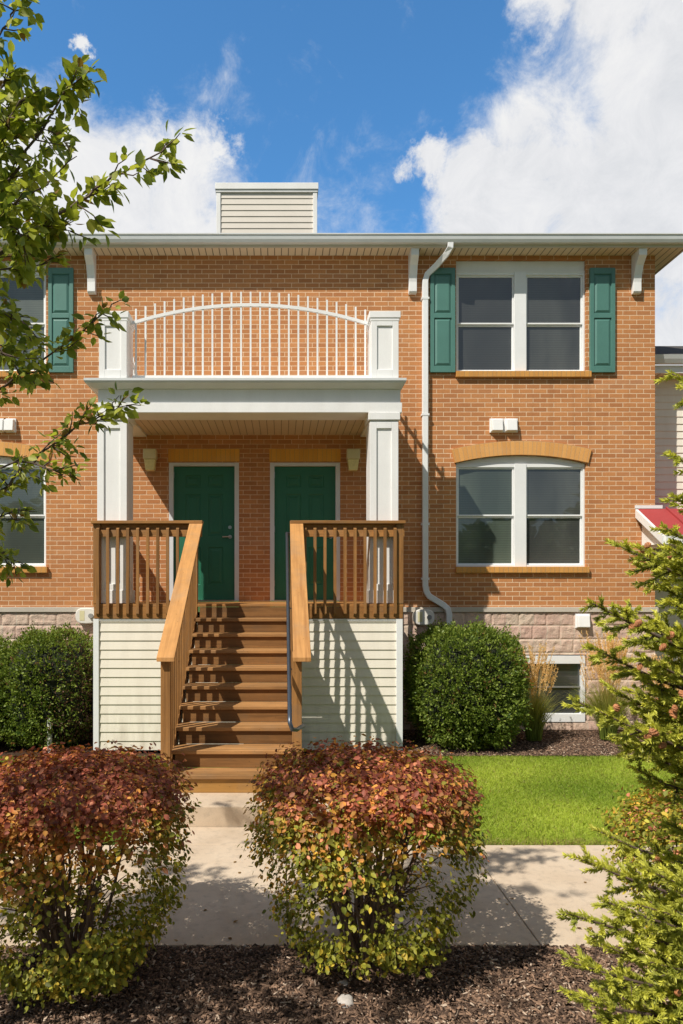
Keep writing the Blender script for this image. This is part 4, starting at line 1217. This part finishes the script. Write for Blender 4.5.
boxwood(2.43, 9.50, 0.735, 0.78, 1.56, 5, 'large rounded boxwood with glossy leaves right of the white siding', 36000, 2.9)
boxwood(-3.05, 9.55, 0.62, 0.70, 1.50, 6, 'boxwood with brown thin patches against the left side of the siding', 24000, 3.2, brown=0.75)
boxwood(-4.25, 9.50, 0.78, 0.78, 1.44, 8, 'dense green boxwood at the left edge below the arched window', 24000, 3.0)
pb = empty('marker_post', (-2.92, 9.0, 0.0), 'short white post standing in front of the left boxwood', 'post')
MB().box(-2.945, -2.895, 8.99, 9.04, 0.0, 0.86).build('post', M['white'], pb, 0.006)
MB().box(-2.952, -2.888, 8.983, 9.047, 0.862, 0.88).build('cap', M['white'], pb, 0.004)

# ---- ornamental grasses
def reed_grass(cx, cy, seed, lab, h=1.3, nb=800, npl=120, spread=0.40):
    global rng
    rng = np.random.default_rng(seed)
    root = empty('ornamental_grass', (cx, cy, 0.04), lab, 'grass clump', 'ornamental grasses by the basement window')
    S = 6
    def strands(n, hh, w0, spr, lean, colf, name, mat):
        a = rng.uniform(0, 2 * math.pi, n); r0 = rng.uniform(0, 0.10, n)
        base = np.stack([cx + np.cos(a) * r0, cy + np.sin(a) * r0, np.full(n, 0.04)], -1)
        H_ = hh * rng.uniform(0.65, 1.05, n); sp = spr * rng.uniform(0.1, 1.0, n) 
        dirx = np.stack([np.cos(a), np.sin(a), np.zeros(n)], -1)
        side = norm(np.cross(dirx, [0, 0, 1]) + rng.normal(0, .5, (n, 3)) * [1, 1, 0])
        V = np.zeros((n, 2 * S, 3)); Cc = np.zeros((n, 2 * S, 3))
        for j in range(S):
            t_ = j / (S - 1)
            c_ = base + np.array([0, 0, 1]) * (H_ * (t_ - lean * t_ ** 3))[:, None] + dirx * (sp * t_ ** 1.8)[:, None]
            w_ = w0 * (1 - t_ ** 2 * 0.85)
            V[:, 2 * j] = c_ - side * w_; V[:, 2 * j + 1] = c_ + side * w_
            cc = colf(t_, n); Cc[:, 2 * j] = cc; Cc[:, 2 * j + 1] = cc
        fs = [(2 * j, 2 * j + 1, 2 * j + 3, 2 * j + 2) for j in range(S - 1)]
        poly_mesh(name, V, 4, mat, root, Cc, faces=fs)
        tip = base + np.array([0, 0, 1]) * (H_ * (1 - lean))[:, None] + dirx * sp[:, None]
        return tip, dirx
    g1, g2 = np.array((0.20, 0.27, 0.045)), np.array((0.55, 0.46, 0.15))
    tint = None
    strands(nb, h * 0.66, 0.0035, spread * 1.3, 0.22, lambda t_, n: (g1 * (1 - t_ * 0.55) + g2 * t_ * 0.55) * rng.uniform(0.7, 1.2, (n, 1)), 'blades', M['blade'])
    tip, dx = strands(npl, h * 1.0, 0.0018, spread * 0.75, 0.02, lambda t_, n: (g1 * (1 - t_) + np.array((0.75, 0.52, 0.25)) * t_) * rng.uniform(0.8, 1.2, (n, 1)), 'stalks', M['blade'])
    # plumes: many fine seeds near the upper end
    k = 70
    tt = rng.uniform(0, 1, (len(tip), k)); 
    ctr = tip[:, None, :] - (np.array([0, 0, 1])[None, None] * (tt * 0.26)[..., None]) - dx[:, None, :] * (tt * 0.07)[..., None]
    pos = ctr.reshape(-1, 3) + rng.normal(0, 0.006, (len(tip) * k, 3))
    ax = norm(np.array([0, 0, 1.0]) + rng.normal(0, 0.35, pos.shape)); nr = rnd_dir(len(pos))
    c = mixc((0.70, 0.46, 0.20), (0.90, 0.66, 0.36), rng.random(len(pos)))
    leaves('plumes', pos, ax, nr, rng.uniform(0.012, 0.026, len(pos)), np.full(len(pos), 0.012), c, M['plume'], root, small=True)
reed_grass(3.40, 9.60, 51, 'tan plumed grass clump beside the boxwood in front of the window', 1.27, nb=520, npl=85, spread=0.34)
reed_grass(4.42, 9.65, 52, 'tan plumed grass clump at the right edge of the basement window', 1.42, npl=150, spread=0.42)
reed_grass(5.20, 9.60, 53, 'tall grass clump beyond the window behind the spruce branches', 1.12, spread=0.44)

# ---- lawn blades
def blades(name, n, regions, z, parent=None):
    V = []; Cc = []
    P0 = []
    for (x0, x1, y0, y1, w_) in regions:
        m_ = int(n * w_); P0.append(np.stack([rng.uniform(x0, x1, m_), rng.uniform(y0, y1, m_), np.full(m_, z)], -1))
    p = np.concatenate(P0); n = len(p)
    # mowing-scale clumps
    f = 0.5 + 0.25 * np.sin(p[:, 0] * 3.3 + np.sin(p[:, 1] * 2.7)) + 0.25 * np.sin(p[:, 0] * 1.1 - p[:, 1] * 4.1)
    h = rng.uniform(0.025, 0.055, n) * (0.85 + 0.3 * f)
    lean = rng.normal(0, 0.45, (n, 2)); d = norm(np.stack([lean[:, 0], lean[:, 1], np.ones(n)], -1))
    side = norm(np.cross(d, rnd_dir(n))) * 0.0018
    v = np.stack([p - side, p + side, p + d * h[:, None] * 0.6 + side * 0.8, p + d * h[:, None] + np.stack([lean[:, 0], lean[:, 1], -0.2 * np.ones(n)], -1) * h[:, None] * 0.35, p + d * h[:, None] * 0.6 - side * 0.8], 1)
    c = mixc((0.24, 0.36, 0.035), (0.56, 0.64, 0.10), np.clip(f * 0.9 - 0.1 + rng.random(n) * 0.5, 0, 1))
    dry = rng.random(n) < 0.05 + 0.45 * np.clip(1 - (p[:, 1] - 5.79) / 0.16, 0, 1)
    c[dry] = (0.44, 0.34, 0.15)
    o = poly_mesh(name, v, 5, M['blade'], parent, c, faces=[(0, 1, 2, 3, 4)])
    return tag(o, 'short bright green mown grass beside the concrete walk', 'grass', kind='stuff')
rng = np.random.default_rng(99)
blades('grass', 340000, [(0.47, 6.8, 5.79, 8.82, 0.90), (-6.5, -1.4, 5.79, 8.82, 0.10)], -0.016)

# ---- mulch chips
def chips(name, n, x0, x1, y0, y1, z, lab):
    p = np.stack([rng.uniform(x0, x1, n), y0 + (y1 - y0) * rng.random(n) , z + rng.uniform(0.0, 0.022, n)], -1)
    d = norm(rng.normal(0, 1, (n, 3)) * [1, 1, 0.28]); up = norm(rng.normal(0, 0.35, (n, 3)) + [0, 0, 1]); s_ = norm(np.cross(d, up)); up = np.cross(s_, d)
    L_ = rng.uniform(0.008, 0.036, n) * rng.choice([1, 1, 1, 1.7], n); W_ = rng.uniform(0.002, 0.0075, n); T_ = rng.uniform(0.001, 0.003, n)
    V = []
    for sx, sy, sz in ((-1,-1,0),(1,-.6,0),(1,.7,0),(-1,1,0),(-.8,-.7,1),(.9,-.5,1),(.8,.6,1),(-.9,.8,1)):
        V.append(p + d * (L_ * sx / 2)[:, None] + s_ * (W_ * sy)[:, None] + up * (T_ * sz * 2)[:, None])
    V = np.stack(V, 1)
    c = mixc((0.050, 0.028, 0.018), (0.34, 0.21, 0.135), rng.random(n) ** 1.8)
    pale = rng.random(n) < 0.06; c[pale] = np.array((0.52, 0.40, 0.30))
    o = poly_mesh(name, V, 4, M['chip'], None, c, faces=[(4,5,6,7),(0,1,5,4),(1,2,6,5),(2,3,7,6),(3,0,4,7)])
    return tag(o, lab, 'mulch', kind='stuff')
chips('wood_chips', 80000, -2.6, 2.9, 2.7, 4.155, -0.02, 'dark shredded wood mulch under the bushes in the foreground')
chips('bark_chips', 26000, 1.6, 6.2, 8.80, 10.3, 0.003, 'brown bark mulch along the house base behind the lawn')

# ---- treeline across the street (what the windows and the low sky light see)
rng = np.random.default_rng(77)
ncl = 26000
tx_ = rng.uniform(-45, 45, ncl); base = 7.0 + 1.6 * np.sin(tx_ * 0.33) + 1.1 * np.sin(tx_ * 0.9 + 1) + 0.5 * np.sin(tx_ * 2.1)
tp = np.stack([tx_, -27 + rng.uniform(-2.5, 2.5, ncl), base * rng.random(ncl) ** 0.6], -1)
leaves('distant_trees', tp, rnd_dir(ncl), rnd_dir(ncl), rng.uniform(0.5, 1.1, ncl), rng.uniform(0.5, 0.9, ncl),
       mixc((0.03, 0.05, 0.012), (0.10, 0.14, 0.03), rng.random(ncl)), M['box_leaf'], None, small=True)
tag(bpy.data.objects['distant_trees'], 'dark belt of trees across the street behind the viewer', 'trees', kind='stuff')
# ---- a few fallen leaves on the walk
nf = 46
fp = np.stack([rng.uniform(-2.2, 2.6, nf), rng.uniform(4.2, 5.75, nf), np.full(nf, 0.004)], -1)
fa_ = rnd_dir(nf) * [1, 1, 0.1]
leaves('fallen_leaves', fp, fa_, np.tile([0.0, 0.0, 1.0], (nf, 1)) + rng.normal(0, .15, (nf, 3)), rng.uniform(0.02, 0.045, nf), rng.uniform(0.014, 0.028, nf),
       mixc((0.12, 0.07, 0.03), (0.34, 0.20, 0.06), rng.random(nf)), M['leaf'], None)
tag(bpy.data.objects['fallen_leaves'], 'few small dry leaves scattered over the concrete walk', 'leaves', kind='stuff')
# ---- stones
def pebble(x, y, z, r, seed, lab):
    import bmesh
    bm = bmesh.new(); bmesh.ops.create_icosphere(bm, subdivisions=3, radius=1)
    rr = random.Random(seed)
    ph_ = [rr.uniform(0, 6) for _ in range(6)]
    for v in bm.verts:
        c = v.co; k = 1 + 0.12 * math.sin(c.x * 3 + ph_[0]) + 0.1 * math.sin(c.y * 4 + ph_[1]) + 0.06 * math.sin(c.z * 7 + c.x * 5 + ph_[2])
        v.co = Vector((c.x * r * 1.25 * k, c.y * r * 0.95 * k, c.z * r * 0.65 * k))
    me = bpy.data.meshes.new('stone'); bm.to_mesh(me); bm.free()
    me.polygons.foreach_set('use_smooth', [True] * len(me.polygons)); me.materials.append(M['stone'])
    o = bpy.data.objects.new('stone', me); COL.objects.link(o); o.location = (x, y, z)
    tag(o, lab, 'stone', 'pale stones in the mulch')
pebble(0.325, 3.60, -0.005, 0.040, 1, 'larger pale stone in the mulch below the middle bush')
pebble(0.325, 3.76, -0.005, 0.022, 2, 'small pale stone just behind the larger one in the mulch')

# ---- pear tree, left
def pear_tree():
    global rng
    rng = np.random.default_rng(314)
    root = empty('ornamental_pear_tree', (-2.35, 2.45, -0.06), 'leafy tree reaching in from the left edge with glossy green leaves', 'tree')
    tx, ty = -2.35, 2.45
    main = []
    trunk = [np.array((tx + 0.02 * math.sin(k), ty + 0.02 * math.cos(k * 1.3), -0.08 + k * 0.55)) for k in range(10)]
    MBt = MB(); MBt.tube(trunk, [0.075, 0.066, 0.06, 0.056, 0.05, 0.044, 0.036, 0.028, 0.02, 0.010], 12)
    MBt.build('trunk', M['bark'], root, smooth=True, recalc=False)
    def tz(z): 
        k = (z + 0.08) / 0.55; i = int(min(max(k, 0), 8)); f = k - i; return trunk[i] * (1 - f) + trunk[i + 1] * f
    paths = []; tw = []        # tw: (base, dir, length)
    def limb(pts, r0, r1, twn, twl, leaf_from=0.25):
        pts = [np.array(p, float) for p in pts]
        # resample smooth
        P_ = []
        n = len(pts)
        for i in range(n - 1):
            p0, p1, p2, p3 = pts[max(i - 1, 0)], pts[i], pts[i + 1], pts[min(i + 2, n - 1)]
            for s_ in np.linspace(0, 1, 5)[:-1]:
                P_.append(0.5 * ((2 * p1) + (-p0 + p2) * s_ + (2 * p0 - 5 * p1 + 4 * p2 - p3) * s_ ** 2 + (-p0 + 3 * p1 - 3 * p2 + p3) * s_ ** 3))
        P_.append(pts[-1])
        P_ = [p + rng.normal(0, 0.006, 3) for p in P_]
        paths.append((P_, r0 * 0.62, r1 * 0.7))
        N = len(P_)
        for q in range(twn):
            s_ = leaf_from + (1 - leaf_from) * (q + rng.random()) / twn
            i = min(int(s_ * (N - 1)), N - 2); b = P_[i]; tg = norm(P_[i + 1] - P_[i])
            d = norm(tg * 0.7 + rng.normal(0, 0.62, 3) + np.array([0, 0, 0.15]))
            tw.append((b, d, twl * rng.uniform(0.5, 1.15)))
        tw.append((P_[-1], norm(P_[-1] - P_[-2]), twl * 0.6))
    # limbs seen in the picture, at 2.6 - 3.3 m
    limb([tz(2.0), P(-90, 330, 2.8), P(-10, 262, 2.9), P(50, 222, 3.0), P(85, 196, 3.0), P(125, 170, 3.05), P(168, 148, 3.1)], 0.018, 0.004, 22, 0.15, 0.3)
    limb([tz(2.6), P(-60, 260, 2.9), P(0, 190, 2.95), P(35, 140, 3.0), P(62, 100, 3.0), P(74, 78, 3.0)], 0.016, 0.004, 20, 0.16, 0.25)
    limb([tz(3.2), P(-80, 110, 2.8), P(-30, 60, 2.85), P(5, 30, 2.9), P(18, 8, 2.9)], 0.014, 0.004, 9, 0.10, 0.4)
    limb([tz(1.2), P(-100, 560, 2.7), P(-20, 505, 2.8), P(25, 470, 2.85), P(60, 440, 2.9), P(98, 418, 2.9), P(126, 405, 2.95)], 0.015, 0.003, 24, 0.11, 0.3)
    limb([tz(1.7), P(-80, 440, 2.9), P(-10, 395, 3.0), P(35, 365, 3.0), P(74, 338, 3.05), P(110, 308, 3.1)], 0.013, 0.003, 22, 0.10, 0.3)
    limb([tz(1.5), P(-70, 500, 2.8), P(-15, 470, 2.8), P(20, 462, 2.8), P(50, 470, 2.8), P(68, 468, 2.85)], 0.010, 0.003, 8, 0.10, 0.35)
    limb([tz(0.95), P(-80, 620, 2.7), P(-30, 575, 2.75), P(-5, 556, 2.8), P(14, 560, 2.8)], 0.010, 0.003, 14, 0.10, 0.4)
    limb([tz(0.95), P(-80, 580, 2.8), P(-30, 530, 2.85), P(0, 515, 2.9), P(20, 518, 2.9)], 0.010, 0.003, 12, 0.09, 0.4)
    for (q0, q1, q2, dd) in [((-70, 240), (0, 225), (25, 240), 2.75), ((-60, 300), (-10, 310), (30, 325), 2.9), ((-60, 180), (-5, 150), (15, 110), 2.9),
                             ((-60, 360), (-10, 345), (12, 365), 2.8), ((-50, 140), (-10, 100), (10, 78), 3.1), ((-60, 280), (0, 270), (50, 262), 3.15), ((-50, 215), (15, 205), (62, 168), 2.8), ((-50, 160), (10, 140), (48, 128), 3.0), ((-50, 250), (20, 235), (70, 228), 3.0),
                             ((-50, 330), (-5, 330), (30, 345), 3.1), ((-50, 200), (0, 175), (40, 180), 3.2), ((-50, 130), (0, 120), (30, 95), 3.0)]:
        limb([tz(2.2 + (300 - q0[1]) / 240), P(*q0, dd), P(*q1, dd), P(*q2, dd)], 0.011, 0.003, 13, 0.13, 0.3)
    # the rest of the crown, away from the picture
    for _ in range(20):
        z = rng.uniform(1.7, 4.6); b = tz(z)
        a = rng.uniform(math.radians(100), math.radians(350)); 
        el = rng.uniform(0.2, 0.9); L_ = rng.uniform(0.8, 1.75) * (1.15 - 0.10 * (z - 1.7))
        d = np.array([math.cos(a), math.sin(a), 0])
        e = b + d * L_ + np.array([0, 0, el * L_ * 0.6])
        if e[1] > 0.3 and (e[0] > -281 / F * e[1] - 0.35): e[0] = -281 / F * e[1] - 0.35 - rng.uniform(0, 0.4)
        mid = (b + e) / 2 + np.array([0, 0, 0.08])
        limb([b, mid, e], 0.014, 0.004, 17, 0.20, 0.25)
    # upper crown spreading over the walk, above the frame
    for _ in range(8):
        z = rng.uniform(3.6, 4.7); b = tz(min(z, 4.6))
        e = np.array([rng.uniform(-2.8, -1.0), rng.uniform(0.4, 2.9), rng.uniform(4.55, 5.5)])
        lim = EYE + 600 / F * e[1]
        if e[0] > -281 / F * e[1] - 0.3: e[2] = max(e[2], lim + 0.15)
        limb([b, (b + e) / 2 + np.array([0, 0, 0.15]), e], 0.013, 0.004, 14, 0.18, 0.3)
    pos, axs = [], []
    for b, d, L_ in tw:
        e = b + d * L_ + np.array([0, 0, -0.01])
        paths.append(([b, (b + e) / 2 + rng.normal(0, 0.008, 3), e], 0.0035, 0.0016))
        n = max(5, int(L_ / (0.0098 if b[2] > 3.0 else 0.0082)))
        for q in range(n):
            s_ = rng.uniform(0.1, 1.0); p = b * (1 - s_) + e * s_
            ld = norm(d * 0.5 + rng.normal(0, 0.75, 3) + np.array([0, 0, -0.15]))
            p2 = p + ld * rng.uniform(0.01, 0.028)
            pos.append(p2); axs.append(ld)
    stems_mesh('branches', paths, M['twig'], root, 5)
    pos = np.array(pos); axs = np.array(axs); n = len(pos)
    nr = norm(rng.normal(0, 0.7, (n, 3)) + [-0.2, -0.35, 0.8])
    L_ = rng.uniform(0.045, 0.078, n) * np.interp(pos[:, 2], [2.2, 3.0, 3.6], [0.60, 0.70, 0.86]); W_ = L_ * rng.uniform(0.58, 0.76, n)
    c = mixc((0.12, 0.165, 0.026), (0.48, 0.49, 0.07), rng.random(n))
    hl = rng.random(n) < 0.15; c[hl] = np.array((0.42, 0.42, 0.07))
    rd = rng.random(n) < 0.03; c[rd] = np.array((0.26, 0.15, 0.04))
    leaves('foliage', pos, axs, nr, L_, W_, c, M['leaf'], root, curl=0.25)
    return n
NP = pear_tree()

# ---- spruce, right
def spruce():
    global rng
    rng = np.random.default_rng(2718)
    tx, ty = 2.55, 3.0
    root = empty('spruce_tree', (tx, ty, -0.06), 'young spruce with brown cones reaching in from the right edge', 'tree')
    H = 3.9
    MB().tube([(tx, ty, -0.1), (tx + 0.01, ty, 1.0), (tx, ty + 0.01, 2.4), (tx, ty, H)], [0.07, 0.055, 0.032, 0.006], 12).build('trunk', M['bark'], root, smooth=True, recalc=False)
    paths = []; shoots = []   # (base, dir, len)
    def branch(b, e, dens=1.0):
        L_ = np.linalg.norm(e - b); d = (e - b) / L_
        n = 10; pts = []
        for s_ in np.linspace(0, 1, n):
            q = b + (e - b) * s_; q = q + np.array([0, 0, -0.10 * L_ * math.sin(s_ * math.pi) * 0.8]); q += rng.normal(0, 0.004, 3); pts.append(q)
        paths.append((pts, 0.007 + 0.008 * L_, 0.0025))
        side = norm(np.cross(d, [0, 0, 1]))
        k = int(L_ / 0.032 * dens)
        for i in range(k):
            s_ = 0.16 + 0.84 * (i + rng.random() * 0.6) / k
            q = pts[min(int(s_ * (n - 1)), n - 2)] * (1 - (s_ * (n - 1)) % 1) + pts[min(int(s_ * (n - 1)) + 1, n - 1)] * ((s_ * (n - 1)) % 1)
            sg = 1 if i % 2 else -1
            l2 = (0.05 + 0.30 * (1 - s_) * L_ ** 0.5) * rng.uniform(0.75, 1.2)
            d2 = norm(d * 0.75 + side * sg * rng.uniform(0.5, 1.0) + np.array([0, 0, rng.normal(0.06, 0.42)]))
            l2 = min(l2, 0.42)
            shoots.append((q, d2, l2))
            if l2 > 0.10:
                paths.append(([q, q + d2 * l2 * 0.5, q + d2 * l2], 0.0035, 0.0015))
                s2 = norm(np.cross(d2, [0, 0, 1]))
                m_ = int(l2 / 0.046)
                for j in range(m_):
                    f = 0.25 + 0.7 * (j + 0.5) / m_
                    d3 = norm(d2 * 0.8 + s2 * (1 if j % 2 else -1) * 0.7 + np.array([0, 0, rng.normal(0.10, 0.4)]))
                    shoots.append((q + d2 * l2 * f, d3, rng.uniform(0.04, 0.085) * (1.25 - f * 0.5)))
        shoots.append((pts[-2], norm(pts[-1] - pts[-2]), L_ / (n - 1) + 0.03))
        return pts
    # branches whose tips show in the picture
    tips = [(672, 374, 2.75), (618, 545, 2.75), (592, 604, 2.6), (640, 548, 2.9), (590, 648, 2.7), (612, 612, 2.85), (574, 700, 2.65), (600, 712, 2.5), (622, 742, 2.8), (640, 655, 2.6),
            (576, 858, 2.7), (600, 832, 3.0), (566, 912, 2.45), (572, 962, 2.35), (570, 995, 2.25), (600, 900, 2.55), (590, 940, 2.75), (640, 868, 2.6), (600, 1015, 2.3), (650, 700, 2.7),
            (668, 600, 2.6), (655, 585, 2.9), (630, 690, 3.0), (665, 860, 2.9), (640, 905, 2.4), (650, 960, 2.3), (620, 975, 2.5), (585, 1060, 2.4), (640, 1040, 2.2), (676, 500, 2.8), (674, 455, 2.7),
            (660, 760, 2.9), (668, 648, 2.8), (660, 730, 2.6), (664, 530, 2.7), (678, 556, 2.9), (668, 548, 2.6), (650, 620, 2.9), (640, 680, 2.7), (655, 665, 3.0), (610, 690, 2.9), (636, 770, 2.8)]
    conesrc = []
    for px, py, D in tips:
        e = P(px, py, D)
        b = np.array([tx, ty, np.clip(e[2] - 0.22 * np.linalg.norm(e[:2] - np.array([tx, ty])) + 0.05, 0.12, H - 0.2)])
        pts = branch(b, e); conesrc.append((pts, py, px))
    # rest of the tree
    for _ in range(66):
        z = 0.15 + (H - 0.25) * rng.random() ** 1.1
        a = rng.uniform(0, 2 * math.pi)
        L_ = (1.32 * (1 - z / H) + 0.12) * rng.uniform(0.8, 1.05)
        e = np.array([tx + math.cos(a) * L_, ty + math.sin(a) * L_, z + 0.16 * L_])
        lim = 1.55 / 3 * e[1]
        if e[0] < lim and e[1] > 1.0:       # keep the left side to the limbs above
            continue
        branch(np.array([tx, ty, z]), e, 0.8)
    stems_mesh('branches', paths, M['twig'], root, 5)
    # needles on shoots
    B = np.array([s[0] for s in shoots]); Dd = np.array([s[1] for s in shoots]); L_ = np.array([s[2] for s in shoots])
    cnt = np.maximum(30, (L_ * 1000)).astype(int)
    vis = (B[:, 0] / B[:, 1] < 0.66)
    cnt = np.where(vis, cnt, (cnt * 0.45).astype(int))
    idx = np.repeat(np.arange(len(B)), cnt); n = len(idx)
    s_ = rng.uniform(0.02, 1.0, n)
    p = B[idx] + Dd[idx] * (L_[idx] * s_)[:, None]
    rd = rnd_dir(n); perp = norm(rd - Dd[idx] * (rd * Dd[idx]).sum(1)[:, None])
    perp = norm(perp + np.array([0, 0, 0.25]))
    nd = norm(perp * 0.75 + Dd[idx] * 0.85)
    ln = rng.uniform(0.016, 0.023, n)
    sd_ = norm(np.cross(nd, rnd_dir(n))) * 0.0020
    V = np.stack([p - sd_, p + sd_, p + nd * (ln * 0.6)[:, None] + sd_, p + nd * ln[:, None], p + nd * (ln * 0.6)[:, None] - sd_], 1)
    tint = rng.random(len(B))[idx]
    c = mixc((0.16, 0.20, 0.032), (0.80, 0.76, 0.12), tint * 0.45 + s_ * 0.40 + 0.15 * rng.random(n))
    poly_mesh('needles', V, 5, M['needle'], root, c, faces=[(0, 1, 2, 3, 4)])
    # cones
    cm_ = MB(); prof = [(0, 0.003), (0.006, 0.011), (0.014, 0.0155), (0.026, 0.0165), (0.038, 0.013), (0.046, 0.008), (0.050, 0.002)]
    nseg = 10; vs = []
    for k, (h, r) in enumerate(prof):
        for i in range(nseg):
            a = 2 * math.pi * i / nseg + k * 0.3; r2 = r * (1.12 if (i + k) % 2 else 0.86)
            vs.append((r2 * math.cos(a), r2 * math.sin(a), -h))
    fs = [(k * nseg + i, k * nseg + (i + 1) % nseg, (k + 1) * nseg + (i + 1) % nseg, (k + 1) * nseg + i) for k in range(len(prof) - 1) for i in range(nseg)]
    fs += [tuple(range(nseg)), tuple(len(vs) - 1 - i for i in range(nseg))]
    cm_.add(vs, fs)
    c0 = cm_.build('cone', M['cone'], None); c0.parent = root
    made = 0
    rl = Vector(root.location)
    cand = []
    for pts, py, px_ in conesrc:
        nn = 6 if 520 < py < 720 else (2 if py < 1000 else 0)
        if py < 520: nn = 1
        for _ in range(nn):
            s_ = rng.uniform(0.45, 0.99); q = pts[int(s_ * (len(pts) - 1))]
            q = q + rng.normal(0, 0.035, 3) * [1, 1, 0.7] + np.array([-0.015, -0.085, 0.025])
            if q[0] / q[1] < 0.57 or rng.random() < 0.1: cand.append(q)
    for q in cand[:98]:
        o = c0 if made == 0 else c0.copy()
        if made: COL.objects.link(o); o.parent = root
        o.location = Vector(q) - rl
        s_ = rng.uniform(0.55, 0.82)
        o.scale = (s_, s_, s_ * rng.uniform(0.85, 1.1))
        o.rotation_euler = (rng.normal(0, 0.5), rng.normal(0, 0.5), rng.uniform(0, 6))
        made += 1
spruce()

# ------------------------------------------------------------------ render settings
scene.view_settings.view_transform = 'Standard'
scene.view_settings.look = 'None'
scene.view_settings.exposure = 0
scene.render.engine = 'CYCLES'
scene.cycles.use_denoising = True
scene.cycles.max_bounces = 6
scene.cycles.transparent_max_bounces = 8
scene.render.resolution_x = 683; scene.render.resolution_y = 1024
